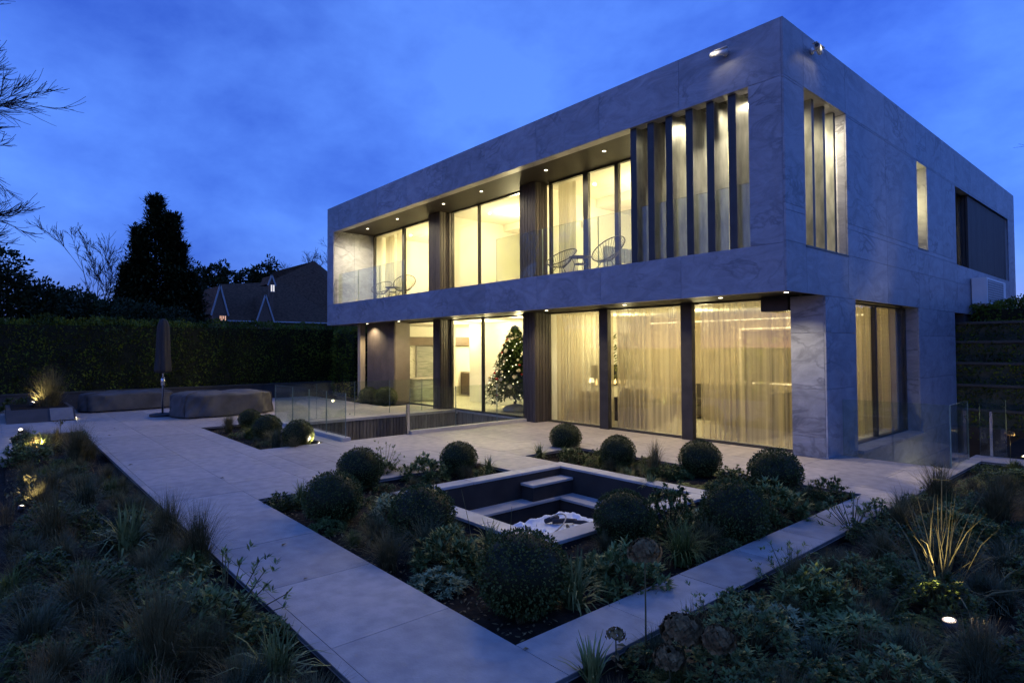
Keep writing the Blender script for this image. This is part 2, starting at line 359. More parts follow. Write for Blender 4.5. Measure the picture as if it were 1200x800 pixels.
# ------------------------------------------------------------------ ground with openings for wells and fire pit
PIT = (-2.87, 0.0, -5.2, -2.03)
WELL_A = (-11.0, -7.4, -3.65, 1.7)
WELL_B = (0.0, 1.5, 1.98, 9.4)
HOLES = [PIT, WELL_A, WELL_B]
def ground():
    xs = sorted({-2500, -300, -60, -20, 20, 60, 300, 2500, *[h[0] for h in HOLES], *[h[1] for h in HOLES]})
    ys = sorted({-2500, -300, -60, -12, 12, 60, 300, 2500, *[h[2] for h in HOLES], *[h[3] for h in HOLES]})
    mb = MB(); idx = {}
    for i, x in enumerate(xs):
        for j, y in enumerate(ys): idx[i, j] = len(mb.v); mb.v.append((x, y, -0.13))
    for i in range(len(xs)-1):
        for j in range(len(ys)-1):
            cx, cy_ = (xs[i]+xs[i+1])/2, (ys[j]+ys[j+1])/2
            if any(h[0] < cx < h[1] and h[2] < cy_ < h[3] for h in HOLES): continue
            mb.f.append((idx[i, j], idx[i+1, j], idx[i+1, j+1], idx[i, j+1])); mb.m.append(0)
    return struct(mb.build('ground', 'garden_soil'))
ground()

def soil_bed(x0, x1, y0, y1, step=0.12, seed=0, hole=None):
    g = np.random.default_rng(seed)
    nx, ny = max(2, int((x1-x0)/step)), max(2, int((y1-y0)/step))
    X, Y = np.meshgrid(np.linspace(x0, x1, nx), np.linspace(y0, y1, ny), indexing='ij')
    Z = -0.105 + 0.028*np.sin(X*3.1+seed)*np.cos(Y*2.7) + g.normal(0, 0.012, X.shape)
    V = np.stack([X, Y, Z], -1).reshape(-1, 3); I = np.arange(nx*ny).reshape(nx, ny)
    F = np.stack([I[:-1, :-1], I[1:, :-1], I[1:, 1:], I[:-1, 1:]], -1).reshape(-1, 4)
    if hole:
        c = V[F].mean(1); keep = ~((c[:, 0] > hole[0]) & (c[:, 0] < hole[1]) & (c[:, 1] > hole[2]) & (c[:, 1] < hole[3])); F = F[keep]
    return struct(link('soil', np_mesh('soil', V, F, 'garden_soil', smooth=True)))
soil_bed(-3.68, 1.25, -6.62, -0.76, seed=1, hole=(-2.9, 0.03, -5.23, -2.0))
soil_bed(-13, 2.0, -9.0, -7.61, seed=2)
soil_bed(1.73, 9.0, -9.4, 3.08, seed=3)
soil_bed(0.6, 1.73, -9.4, -7.62, seed=4)
soil_bed(-11.8, -7.5, -5.35, -4.1, seed=5)
soil_bed(-16.6, -13.4, 0.55, 1.15, step=0.2, seed=6)

# ------------------------------------------------------------------ paving: slabs one by one on a bed of jointing
PAV = [(-13, 1.72, -7.6, -6.62), (-13, -3.68, -6.62, -5.35), (-13, -11.8, -5.35, -4.1), (-7.5, -3.68, -5.35, -4.1),
       (-13, -3.68, -4.1, -3.65), (-7.4, -3.68, -3.65, 1.66), (-19.6, -11.0, -3.65, 0.55), (-3.68, 1.72, -0.76, 1.38),
       (1.25, 1.72, -6.62, -0.76), (-3.68, -2.87, -3.1, -2.1), (1.52, 1.72, 1.38, 3.1), (1.52, 9, 3.1, 3.75),
       (-19.6, -13, -9.0, -3.65), (-13.4, -11.0, 0.55, 1.66), (-3.68, -0.6, 1.38, 1.66), (0.004, 1.52, 1.38, 1.98)]
bedm = MB()
for (a, b, c, d) in PAV:
    bedm.box(a+0.03, b-0.03, c+0.03, d-0.03, -0.2, -0.03, 1); bedm.box(a+0.001, b-0.001, c+0.001, d-0.001, -0.0295, -0.006, 0)
paving = struct(bedm.build('paving', ['joint', 'dark_render']))
_slab = {}
def slab(x0, x1, y0, y1):
    w_, d_ = round(x1-x0-0.005, 3), round(y1-y0-0.005, 3)
    if w_ < 0.02 or d_ < 0.02: return
    if (w_, d_) not in _slab: _slab[w_, d_] = MB().box(-w_/2, w_/2, -d_/2, d_/2, -0.04, 0.0).mesh('paving_slab', 'porcelain')
    link('paving_slab', _slab[w_, d_], paving, ((x0+x1)/2, (y0+y1)/2, rnd.uniform(-0.0012, 0.0012)))
def cuts(a, b, s, o):
    k = math.ceil((a-o)/s+1e-6); r = [a]
    while o+k*s < b-1e-6:
        if o+k*s-a > 0.05 and b-(o+k*s) > 0.05: r.append(o+k*s)
        k += 1
    return r+[b]
for (a, b, c, d) in PAV:
    ys = cuts(c, d, 0.9, -6.62)
    for j in range(len(ys)-1):
        xs = cuts(a, b, 1.2, -3.68+0.6*(round((ys[j]+6.62)/0.9) % 2))
        for i in range(len(xs)-1): slab(xs[i], xs[i+1], ys[j], ys[j+1])
# second path at the far left edge of the garden
p2 = struct(MB().box(-24, -9.6, -11.5, -8.86, -0.2, -0.006).build('path', 'porcelain'))

# ------------------------------------------------------------------ light wells
wa = struct(MB().box(WELL_A[0]-0.3, WELL_A[1]+0.3, WELL_A[2]-0.3, WELL_A[3]+0.3, -3.1, -2.8)
            .box(WELL_A[0]-0.25, WELL_A[0]-0.03, WELL_A[2], WELL_A[3], -2.8, -0.14)
            .box(WELL_A[1]+0.0, WELL_A[1]+0.2, WELL_A[2], WELL_A[3], -2.8, -0.14)
            .box(WELL_A[0]-0.2, WELL_A[1]+0.2, WELL_A[2]-0.25, WELL_A[2], -2.8, -0.14)
            .box(WELL_A[0]-0.2, WELL_A[1]+0.2, WELL_A[3]+0.03, WELL_A[3]+0.25, -2.8, -0.14).build('light_well', 'dark_render'))
sm1 = MB().box(0, 0.025, -0.046, 0.046, -2.8, -0.07).mesh('slat', 'timber_slat')
y = WELL_A[2]+0.05
while y < WELL_A[3]-0.04:
    link('slat', sm1, wa, (WELL_A[0]-0.03, y, rnd.uniform(-0.004, 0.004))); y += 0.104
sm2 = MB().box(-0.046, 0.046, -0.025, 0, -2.8, -0.07).mesh('slat', 'timber_slat')
x = WELL_A[0]+0.05
while x < WELL_A[1]-0.04:
    link('slat', sm2, wa, (x, WELL_A[3]+0.03, rnd.uniform(-0.004, 0.004))); x += 0.104
MB().box(WELL_A[0]-0.14, WELL_A[0]+0.03, WELL_A[2], WELL_A[3], -0.06, 0.012).build('coping', 'coping', wa)
MB().box(WELL_A[0]+0.03, WELL_A[1], WELL_A[3]-0.04, WELL_A[3]+0.02, -0.06, 0.012).build('coping', 'coping', wa)
wb = struct(MB().box(-0.2, 1.7, 1.9, 9.6, -3.1, -2.8).box(1.5, 1.7, 1.98, 9.4, -2.8, -0.14)
            .box(0.0, 1.5, 1.8, 1.98, -2.8, -0.14).box(0.0, 1.5, 9.4, 9.6, -2.8, -0.15).build('light_well', 'dark_render'))

# glass balustrades round the wells
def glass_run(parent, pts, h, z0=0.0, gap=0.012, thick=0.017, name='glass_panel'):
    """one pane per consecutive pair of points"""
    for (p, q) in pts:
        p, q = Vector((*p, 0)), Vector((*q, 0)); L = (q-p).length-gap; d = (q-p).normalized(); ang = math.atan2(d.y, d.x)
        mb = MB().box(0, L, -thick/2, thick/2, 0, h)
        mb.m = [0, 1, 0, 0, 1, 1]
        me = mb.mesh(name, ['balustrade_glass', 'glass_edge'])
        link(name, me, parent, (p.x+d.x*gap/2, p.y+d.y*gap/2, z0), ang)
ba = thing('glass_balustrade', 'frameless glass balustrade around the timber lined light well on the left', 'balustrade')
xs = [-7.4, -8.35, -9.3, -10.3, -11.5]
glass_run(ba, [((xs[i+1], -3.68), (xs[i], -3.68)) for i in range(4)], 0.92, 0.05)
MB().bbox(-11.5, -7.33, -3.77, -3.6, -0.02, 0.075, 0.006).build('kerb', 'coping', ba)
ys = [-3.68, -2.6, -1.5, -0.4, 0.7, 1.6]
glass_run(ba, [((-11.45, ys[i]), (-11.45, ys[i+1])) for i in range(5)], 0.95, 0.02)
ys = [-2.2, -0.95, 0.3, 1.55]
glass_run(ba, [((-7.36, ys[i]), (-7.36, ys[i+1])) for i in range(3)], 0.95, 0.05)
MB().bbox(-7.44, -7.28, -2.2, 1.56, -0.02, 0.075, 0.006).build('kerb', 'coping', ba)
MB().box(-7.395, -7.335, -2.27, -2.21, 0, 0.66).build('post', 'steel', ba)
MB().tube([(-7.36, -3.62, 0.55), (-7.36, -3.60, 0.55)], 0.011, 8).build('hinge', 'steel', ba)
bb = thing('glass_balustrade', 'glass balustrade guarding the light well beside the stone side wall', 'balustrade')
glass_run(bb, [((0.02, 2.0), (0.78, 2.0)), ((0.78, 2.0), (1.56, 2.0))], 0.97, 0.0)
glass_run(bb, [((1.56, 2.02), (1.56, 3.08))], 0.97, 0.0)
glass_run(bb, [((1.58, 3.72), (1.95, 3.72))], 0.97, 0.0)
MB().bbox(1.73, 1.77, 3.67, 3.71, -0.12, 0.76, 0.004).build('post', 'steel', bb)

# ------------------------------------------------------------------ sunken fire pit
pit = thing('sunken_fire_pit', 'square sunken seating pit with dark walls and pale coping inside the planted bed', 'fire pit')
x0, x1, y0, y1 = PIT; t_ = 0.25
wallm = MB().box(x0+.01, x0+t_-.01, y0+.01, -3.1, -1.0, -0.03).box(x0+.01, x0+t_-.01, -2.1, y1-.01, -1.0, -0.03)
wallm.box(x0+.01, x0+t_-.01, -3.098, -2.102, -1.0, -0.045)
wallm.build('wall', 'dark_render', pit)
MB().box(x0+t_-.008, x1-t_+.008, y1-t_, y1-.012, -1.0, -0.03).build('wall', 'dark_render', pit)
MB().box(x1-t_, x1-.012, y0+.012, y1-.014, -1.0, -0.032).build('wall', 'dark_render', pit)
MB().box(x0+t_-.008, x1-t_-.004, y0+.012, y0+t_, -1.0, -0.03).build('wall', 'dark_render', pit)
def coping(a, b, c, d, z=0.0): return MB().bbox(a, b, c, d, z-0.035, z, 0.004).build('coping', 'coping', pit)
xx = [x0, -1.92, -0.96, x1]
for i in range(3): coping(xx[i]+.002, xx[i+1]-.002, y1-t_, y1); coping(xx[i]+.002, xx[i+1]-.002, y0, y0+t_)
yy = [y0+t_, -4.02, -3.1]
for i in range(2): coping(x0, x0+t_, yy[i]+.002, yy[i+1]-.002)
coping(x0, x0+t_, -3.098, -2.282, -0.001)
yy = [y0+t_, -4.1, -3.2, y1-t_]
for i in range(3): coping(x1-t_, x1, yy[i]+.002, yy[i+1]-.002)
bx0, bx1, by0, by1 = x0+t_, x1-t_, y0+t_, y1-t_      # inside of the walls
ZB = -0.38
MB().box(bx0+.003, bx0+.3, by0+.003, by1-.003, -0.98, ZB-.035).build('bench', 'dark_render', pit)
MB().box(bx0+.302, bx1-.003, by1-.33, by1-.003, -0.98, ZB-.036).build('bench', 'dark_render', pit)
MB().box(bx0+.302, bx1-.003, by0+.003, by0+.55, -0.98, ZB-.036).build('bench', 'dark_render', pit)
MB().box(bx1-.33, bx1-.003, by0+.552, by1-.332, -0.98, ZB-.037).build('bench', 'dark_render', pit)
MB().bbox(bx0+.002, bx0+.33, by0+.002, by1-.002, ZB-.034, ZB, .003).build('bench_top', 'coping', pit)
MB().bbox(bx0+.332, bx1-.002, by1-.36, by1-.002, ZB-.034, ZB-.001, .003).build('bench_top', 'coping', pit)
MB().bbox(bx0+.332, bx1-.002, by0+.002, by0+.58, ZB-.034, ZB-.001, .003).build('bench_top', 'coping', pit)
MB().bbox(bx1-.36, bx1-.002, by0+.582, by1-.362, ZB-.034, ZB-.002, .003).build('bench_top', 'coping', pit)
st = MB().box(bx0+.002, bx0+.26, -3.12, by1-.004, ZB, -0.175).build('step', 'dark_render', pit)
MB().bbox(bx0+.002, bx0+.28, -3.14, by1-.003, -0.172, -0.138, .003).build('tread', 'coping', st)
st = MB().box(-2.0, -1.55, -3.05, -2.70, -0.92, -0.70).build('step', 'dark_render', pit)
MB().bbox(-2.02, -1.53, -3.07, -2.68, -0.70, -0.665, .003).build('tread', 'coping', st)
MB().box(bx0, bx1, by0, by1, -1.1, -0.95).build('floor', 'dark_render', pit)
# fire table with a crumpled dust sheet over it
ft = thing('fire_table', 'low square white stone fire table standing in the sunken pit', 'fire table', (-0.98, -3.99, -0.95))
MB().bbox(-0.28, 0.28, -0.34, 0.42, 0, 0.565, 0.01).build('base', 'white_render', ft)
MB().bbox(-0.37, 0.37, -0.52, 0.52, 0.573, 0.657, 0.012).build('top', 'white_plastic', ft)
g = np.random.default_rng(4); n = 44
U, Vv = np.meshgrid(np.linspace(-0.38, 0.38, n), np.linspace(-0.53, 0.53, n), indexing='ij')
Zs = 0.022*np.sin(U*17+2*np.sin(Vv*11))*np.cos(Vv*15+U*5)+0.018*np.abs(np.sin(U*31+Vv*23))+g.normal(0, .004, U.shape)
Zs = 0.012+np.abs(Zs)*0.9
e_ = np.maximum(np.abs(U)/0.38, np.abs(Vv)/0.53)
Zs += np.clip(1-np.abs(e_-0.9)/0.12, 0, 1)*0.03
Zs = np.where(e_ > 0.985, -0.02, Zs)
I = np.arange(n*n).reshape(n, n)
F = np.stack([I[:-1, :-1], I[1:, :-1], I[1:, 1:], I[:-1, 1:]], -1).reshape(-1, 4)
ds = link('dust_sheet', np_mesh('dust_sheet', np.stack([U, Vv, Zs], -1).reshape(-1, 3), F, 'sheet_plastic', smooth=True), None, (-0.98, -3.99, -0.29))
tag(ds, 'crumpled white plastic sheet spread over the fire table in the pit', 'plastic sheet')
for k, (lx, ly, a, L, r_) in enumerate([(-1.0, -3.86, 0.9, 0.30, .028), (-0.80, -3.74, 0.3, 0.26, .024), (-1.16, -3.92, 1.6, 0.22, .03), (-0.76, -4.05, 2.4, 0.3, .02)]):
    d = Vector((math.cos(a), math.sin(a), 0))*L/2
    o = MB().tube([(-d.x, -d.y, 0), (0.01, 0.005, .012), (d.x, d.y, 0.005)], [r_, r_*1.15, r_*.85], 8).build('firewood_log', 'log_bark', None, True)
    o.location = (lx, ly, -0.29+.03+r_)
    tag(o, ['dark log lying in the middle of the white sheet', 'thin dark stick at the far corner of the white sheet',
            'short stubby log on the back of the white sheet', 'slender stick near the right edge of the white sheet'][k], 'log')
cc = [(-0.95+0.2*math.cos(t)*.7, -4.15+0.22*math.sin(t), -0.22+0.10*math.sin(t*1.0)) for t in np.linspace(-.4, 2.6, 12)]
o = MB().tube(cc, 0.009, 6).build('gas_hose', 'pale_timber', None, True); tag(o, 'thin yellowish hose arching over the white sheet', 'hose')

# ------------------------------------------------------------------ the house
HX0, HY1, ZS, ZT = -16.73, 17.12, 2.74, 7.0     # left end, rear, underside, roof
OX0, OX1, OZ0, OZ1 = -16.2, -0.574, 3.49, 6.08   # balcony opening
GYU, GYG = 1.55, 1.70                            # glazing planes, upper and ground floor
house = thing('modern_house', 'flat roofed two storey stone clad house with lit full height windows and balcony', 'house')
_pan = {}
def panel(axis, a0, a1, z0, z1, face, depth=0.03, mat='quartzite', gap=0.0045, name='stone_panel', par=None):
    """one cladding panel; axis 'x' runs along x and faces -y, axis 'y' runs along y and faces +x, 'x-' faces +y.."""
    L, H = round(a1-a0-gap, 4), round(z1-z0-gap, 4); key = (axis, L, H, round(depth, 3), mat)
    if key not in _pan:
        mb = MB()
        if axis == 'x': mb.bbox(-L/2, L/2, 0, depth, -H/2, H/2, 0.0015)
        elif axis == 'y': mb.bbox(-depth, 0, -L/2, L/2, -H/2, H/2, 0.0015)
        elif axis == '-y': mb.bbox(0, depth, -L/2, L/2, -H/2, H/2, 0.0015)
        _pan[key] = mb.mesh(name, mat)
    c = (a0+a1)/2; zc = (z0+z1)/2
    loc = (c, face, zc) if axis == 'x' else (face, c, zc)
    return link(name, _pan[key], par or house, loc)
# stone: front bands and jambs
fb = [HX0]+[HX0+k*(16.73/9) for k in range(1, 9)]+[0.0]
for i in range(9):
    panel('x', fb[i], fb[i+1]-(0.031 if i == 8 else 0), OZ1, ZT, 0.0)
    panel('x', fb[i], fb[i+1]-(0.031 if i == 8 else 0), ZS, OZ0, 0.0)
panel('x', HX0, OX0, OZ0, OZ1, 0.0); panel('x', OX1, -0.031, OZ0, OZ1, 0.0)
# underside of the front lintel, and reveals of the opening
for i in range(9):
    a, b = max(fb[i], OX0+.002), min(fb[i+1], OX1-.002)
    MB().box(a+.002, b-.002, 0.032, 0.24, OZ1+0.002, OZ1+0.03).build('stone_panel', 'quartzite', house)
for (c, d) in ((0.032, 0.80), (0.80, GYU)):
    panel('y', c, d, OZ0, 6.12, OX0)                    # left end reveal, faces +x
panel('-y', 0.032, 0.72, OZ0, 6.12, OX1)               # right jamb reveal, faces -x
MB().box(OX1+.031, -.032, 0.032, 0.70, OZ0, 6.12).build('wall', 'white_render', house)
# stone: side wall
def grid_panels(axis, face, us, zs, holes):
    for i in range(len(us)-1):
        for j in range(len(zs)-1):
            u, z = (us[i]+us[i+1])/2, (zs[j]+zs[j+1])/2
            if any(h[0] < u < h[1] and h[2] < z < h[3] for h in holes): continue
            panel(axis, us[i], us[i+1], zs[j], zs[j+1], face)
SH = [(0.72, 2.45, 3.52, 6.09), (6.53, 7.25, 4.10, 6.05), (9.71, 16.1, 4.0, 6.06)]
grid_panels('y', 0.0, [0.0, 0.72, 2.45, 4.49, 6.53, 7.25, 8.48, 9.71, 11.3, 12.9, 14.5, 16.1, HY1], [ZS, 3.52, 4.0, 4.10, 6.05, 6.09, ZT], SH+[(6.5, 7.3, 4.1, 6.05), (9.7, 16.2, 4.0, 6.06)])
grid_panels('y', 0.0, [1.41, 2.75, 4.6, 6.42, 7.9, 9.4], [-1.6, -0.6, 0.0, 1.16, 2.12, ZS], [(2.75, 6.42, 0.0, ZS)])
# right pillar of the ground floor
for z0, z1 in ((-0.05, .35), (.35, 1.16), (1.16, 2.12), (2.12, 2.76)):
    panel('x', -0.588, -0.031, z0, z1, 1.41)
MB().box(-.585, -.032, 1.442, 1.86, -0.05, 2.76).build('wall', 'white_render', house)
panel('-y', 1.442, 1.72, -0.05, 2.74, -0.588)
# blank walls behind the cladding
sw = MB()
def wall_y(y0, y1, z0, z1, xa=-0.33, xb=-0.032): sw.box(xa, xb, y0, y1, z0, z1)
wall_y(2.48, 6.5, 2.80, 6.95); wall_y(7.28, 9.68, 2.80, 6.95); wall_y(6.5, 7.28, 2.80, 4.07); wall_y(6.5, 7.28, 6.08, 6.95)
wall_y(9.68, 16.13, 2.80, 3.97); wall_y(9.68, 16.13, 6.09, 6.95); wall_y(16.13, 17.1, 2.80, 6.95)
wall_y(1.862, 2.72, -2.8, 2.79); wall_y(6.45, 9.38, -2.8, 2.79); wall_y(2.72, 6.45, -2.8, -0.03)
sw.box(-8, -0.35, 9.1, 9.38, -2.8, 2.79)
sw.box(HX0+.02, -16.24, 0.035, 17.0, 2.8, 6.95).box(HX0+.03, -.3, 16.85, 17.1, 2.8, 6.95)
sw.build('wall', 'white_render', house)
MB().box(-8, -.05, 10.5, 17.0, -.1, 2.745).build('wall', 'retaining', house)
# reveals of the side openings
for (a, b, c, d) in SH[:2]:
    MB().box(-0.33, -0.031, b, b+.03, c, d).build('reveal', 'quartzite', house)
    MB().box(-0.33, -0.031, a-.03, a, c, d).build('reveal', 'quartzite', house)
    MB().box(-0.33, -0.031, a, b, d, d+.028).build('reveal', 'quartzite', house)
    MB().bbox(-0.34, 0.012, a-.01, b+.01, c-.03, c, .003).build('sill', 'bronze_frame', house)
MB().box(-0.33, -0.031, 6.42, 6.45, 0, 2.74).build('reveal', 'quartzite', house)
MB().bbox(-0.33, 0.10, 2.72, 6.47, -0.06, 0.0, .004).build('sill', 'quartzite', house)
# roof block, floor slabs, soffits
MB().box(HX0+.035, -.035, 0.25, 17.05, 6.17, 6.94).box(HX0+.035, -.035, 0.035, 0.25, 6.115, 6.94).build('roof', 'joint', house)
MB().box(OX0, -0.34, 0.242, 2.6, 6.12, 6.165).build('soffit', 'soffit', house)
MB().box(HX0+.04, -.04, 0.035, 17.0, 2.86, 3.44).build('floor_slab', 'joint', house)
MB().box(HX0+.14, -.04, 0.14, 1.74, 2.79, 2.85).build('soffit', 'soffit', house)
MB().box(HX0+.04, HX0+.13, 0.04, 16, ZS+.003, 2.85).box(HX0+.14, -.032, 0.035, 0.13, ZS+.003, 2.85).build('soffit_edge', 'quartzite', house)
MB().box(OX0+.003, -0.34, 0.035, 2.44, 3.445, 3.482).build('balcony_floor', 'porcelain', house)
MB().box(HX0+.2, -.35, 1.76, 9.1, -0.3, -0.01).build('floor', 'pale_floor', house)
# ---- louvre fins
fin = MB().box(0, 0.14, 0.08, 0.54, 3.49, 6.125); fin.m[2] = 1; fin = fin.mesh('louvre_fin', ['fin_metal', 'black_metal'])
for fx in (-3.0, -2.60, -2.20, -1.78, -1.37, -0.97): link('louvre_fin', fin, house, (fx, 0, 0))
fin2 = MB().box(-0.30, -0.12, 0, 0.085, 3.53, 6.11); fin2.m[5] = 1; fin2 = fin2.mesh('louvre_fin', ['fin_metal', 'black_metal'])
for fy in (0.86, 1.29, 1.75, 2.2): link('louvre_fin', fin2, house, (0, fy, 0))
# ---- windows
def window(axis, a0, a1, z0, z1, plane, name='window', fw=0.05, fd=0.09, split=(), dirn=1, par=None):
    """frame round the opening, one pane per division"""
    mb = MB()
    def bx(u0, u1, v0, v1, d0, d1):
        if axis == 'x': mb.box(u0, u1, plane+d0, plane+d1, v0, v1)
        else: mb.box(plane-d1, plane-d0, u0, u1, v0, v1)
    bx(a0, a0+fw, z0, z1, 0, fd); bx(a1-fw, a1, z0, z1, 0, fd)
    bx(a0+fw, a1-fw, z0, z0+fw*.7, 0, fd); bx(a0+fw, a1-fw, z1-fw*.7, z1, 0, fd)
    ed = [a0+fw]
    for s_, w_ in split:
        bx(s_-w_/2, s_+w_/2, z0+fw*.7, z1-fw*.7, 0, fd); ed += [s_-w_/2, s_+w_/2]
    ed.append(a1-fw)
    fr = mb.build(name, 'bronze_frame', par or house)
    for i in range(0, len(ed), 2):
        p = MB(); u0, u1, v0, v1 = ed[i], ed[i+1], z0+fw*.7, z1-fw*.7
        if axis == 'x': p.box(u0+.001, u1-.001, plane+.03, plane+.05, v0+.001, v1-.001)
        else: p.box(plane-.05, plane-.03, u0+.001, u1-.001, v0+.001, v1-.001)
        p.build('pane', 'window_glass', fr)
    return fr
UZ0, UZ1 = 3.482, 6.12
window('x', -16.17, -14.0, UZ0, UZ1, GYU, fw=.07); window('x', -14.0, -11.95, UZ0, UZ1, GYU, fw=.07)
window('x', -11.1, -7.55, UZ0, UZ1, GYU, fw=.05, split=((-9.72, .05),))
window('x', -6.75, -4.55, UZ0, UZ1, GYU, fw=.06, split=((-5.5, .16),)); window('x', -4.55, -2.75, UZ0, UZ1, GYU, fw=.05)
window('x', -2.1, -1.4, UZ0, UZ1, GYU, fw=.05)
MB().box(-1.4, -1.3, GYU, 2.44, UZ0, UZ1).build('wall', 'brown_cladding', house)
panel('x', -1.3, -0.34, 3.49, 6.12, 2.45)              # lit end wall of the wrapped balcony
GZ1 = 2.79
window('x', -14.1, -11.75, 0, GZ1, GYG, fw=.05)
window('x', -11.36, -7.42, 0, GZ1, GYG, fw=.05, split=((-9.75, .06),))
window('x', -7.02, -5.0, 0, GZ1, GYG, fw=.05); window('x', -5.0, -2.79, 0, GZ1, GYG, fw=.05); window('x', -2.79, -0.6, 0, GZ1, GYG, fw=.05)
for xm in (-5.0, -2.79):
    MB().bbox(xm-.13, xm+.13, GYG-.13, GYG-.002, 0, GZ1, .004).build('mullion', 'bronze_frame', house)
MB().box(-14.1, -0.6, GYG-.05, GYG-.002, 0.0, 0.02).build('threshold', 'bronze_frame', house)
MB().bbox(-1.12, -0.62, GYG-.3, GYG-.02, 2.52, 2.785, .01).build('blind_box', 'black_metal', house)
# side windows
window('y', 2.75, 6.42, 0, 2.74, -0.25, fw=.06, split=((4.55, .07),))
window('y', 6.53, 7.25, 4.1, 6.05, -0.28, fw=.05)
window('y', 9.71, 11.2, 4.0, 6.06, -0.20, fw=.06, split=((10.1, .05), (10.5, .05)))
lv = MB().box(-0.27, -0.13, 11.2, 16.1, 4.0, 6.06).build('screen_panel', 'char_timber', house)
sl_ = MB().bbox(-0.03, 0.03, -0.03, 0.03, 4.0, 6.06, .004).mesh('slat', 'char_timber')
for k in range(48): link('slat', sl_, lv, (-0.09, 11.27+k*0.1, 0))
# ---- charred timber columns between the windows, slat by slat
def column(xa, xb, ya, yb, z0, z1):
    c = MB().box(xa+.02, xb-.02, ya+.03, yb, z0, z1).build('cladding_column', 'char_timber', house)
    n = max(3, round((xb-xa)/0.105)); w_ = (xb-xa)/n
    me = MB().bbox(-w_/2+.006, w_/2-.006, 0, .03, z0, z1, .004).mesh('slat', 'char_timber')
    for i in range(n): link('slat', me, c, (xa+(i+.5)*w_, ya, 0))
    m = max(2, round((yb-ya)/0.11)); d_ = (yb-ya-.03)/m
    me = MB().bbox(-.02, 0.005, -d_/2+.006, d_/2-.006, z0, z1, .004).mesh('slat', 'char_timber')
    for i in range(m): link('slat', me, c, (xb, ya+.03+(i+.5)*d_, 0))
column(-11.85, -11.2, 1.2, 1.62, 3.482, 6.12); column(-7.5, -6.88, 1.2, 1.62, 3.482, 6.12)
column(-2.75, -2.1, 1.2, 1.62, 3.482, 6.12)
column(-11.75, -11.36, 1.3, 1.8, 0.0, 2.79); column(-7.42, -6.95, 1.22, 1.8, 0.0, 2.79)
# brown clad wall at the left end of the ground floor
bw = MB().box(-15.86, -13.9, 1.18, 1.75, -0.02, 2.79).build('wall', 'brown_cladding', house)
for i in range(4): MB().bbox(-15.86+i*.49+.003, -15.86+(i+1)*.49-.003, 1.15, 1.178, 0.0, 2.79, .002).build('wall_panel', 'brown_cladding', house)
MB().box(-13.9, -13.88, 1.18, 1.75, 0, 2.79).build('door_jamb', 'brown_cladding', house)
MB().box(-16.52, -16.41, 1.75, 9.2, 0, 2.785).box(-16.41, -15.86, 1.70, 1.76, 0, 2.785).build('wall', 'soffit', house)
MB().bbox(-16.42, -16.2, 1.05, 1.25, -0.05, 2.79, .006).build('timber_post', 'pale_timber', house)
# ---- balcony glass
def balc(x0, x1, n):
    s_ = (x1-x0)/n
    glass_run(house, [((x0+i*s_, 0.17), (x0+(i+1)*s_, 0.17)) for i in range(n)], 1.08, 3.485)
balc(-16.1, -11.6, 3); balc(-7.2, -0.62, 4)
MB().box(-16.15, -0.6, 0.15, 0.19, 3.483, 3.492).build('glass_channel', 'bronze_frame', house)
# ---- downlights
dl = MB().lathe([(0.052, 0.0), (0.052, -0.008), (0.04, -0.010)], n=14).mesh('downlight', 'steel')
lens = MB().lathe([(0.036, -0.0105), (0.036, -0.0125)], n=12).mesh('lens', 'lens_warm')
lensd = MB().lathe([(0.03, -0.0105), (0.03, -0.0125)], n=12).mesh('lens', 'lens_warm')
def downlight(x, y, z, power, size=95, dim=False, blend=0.8):
    d = link('downlight', dl, house, (x, y, z)); link('lens', lensd if dim else lens, d)
    spot('downlight_beam', (x, y, z-.03), (x, y, z-2), power, size, blend, rad=.03)
for x in (-15.0, -12.95, -10.3, -8.5, -6.0, -4.2, -2.9, -1.75, -0.8): downlight(x, 0.72, 6.118, 18.0 if x > -14 else 60.0, 168, False, .9)  # outer pair behind the fins is added, unseen, to light the fin faces
downlight(-0.75, 1.75, 6.118, 36.0, 140, False, .5); spot('reveal_beam', (-0.95, 1.95, 6.0), (-0.05, 2.45, 4.7), 40, 120, .8)
for x in (-15.3, -13.1, -6.15, -3.8, -1.6): downlight(x, 0.86, 2.79, 13.0, 140, False, .6)
downlight(-0.35, 0.75, 2.79, 9.0, 120)

# ------------------------------------------------------------------ rooms behind the glass
def iw(name, mat, *boxes):
    mb = MB()
    for b in boxes: mb.box(*b)
    return mb.build(name, mat, house)
# upper floor
iw('room_wall', 'cream_wall', (-16.19, -16.1, 1.66, 6.6, 3.49, 6.1))
iw('room_wall', 'cream_wall', (-11.56, -11.48, 1.66, 6.6, 3.49, 6.1))
iw('room_wall', 'cream_wall', (-7.16, -7.06, 1.66, 6.6, 3.49, 6.1))
iw('room_wall', 'cream_wall', (-16.1, -11.56, 6.5, 6.6, 3.49, 6.1), (-11.48, -7.16, 5.2, 5.3, 3.49, 6.1), (-7.06, -.36, 6.5, 6.6, 3.49, 6.1))
iw('room_wall', 'cream_wall', (-1.3, -1.2, 2.6, 6.5, 3.49, 6.1))
iw('ceiling', 'ceiling_paint', (-16.2, -11.5, 1.67, 6.6, 6.1, 6.116), (-11.5, -7.1, 1.67, 6.6, 6.101, 6.116), (-7.1, -.36, 2.62, 6.6, 6.1, 6.116), (-7.1, -1.4, 1.67, 2.62, 6.1, 6.116))
iw('bulkhead', 'ceiling_paint', (-7.055, -1.4, 3.7, 6.49, 5.86, 6.098), (-11.47, -7.165, 4.0, 5.19, 5.88, 6.098))
iw('room_floor', 'pale_floor', (-16.2, -1.3, 1.65, 6.6, 3.445, 3.484))
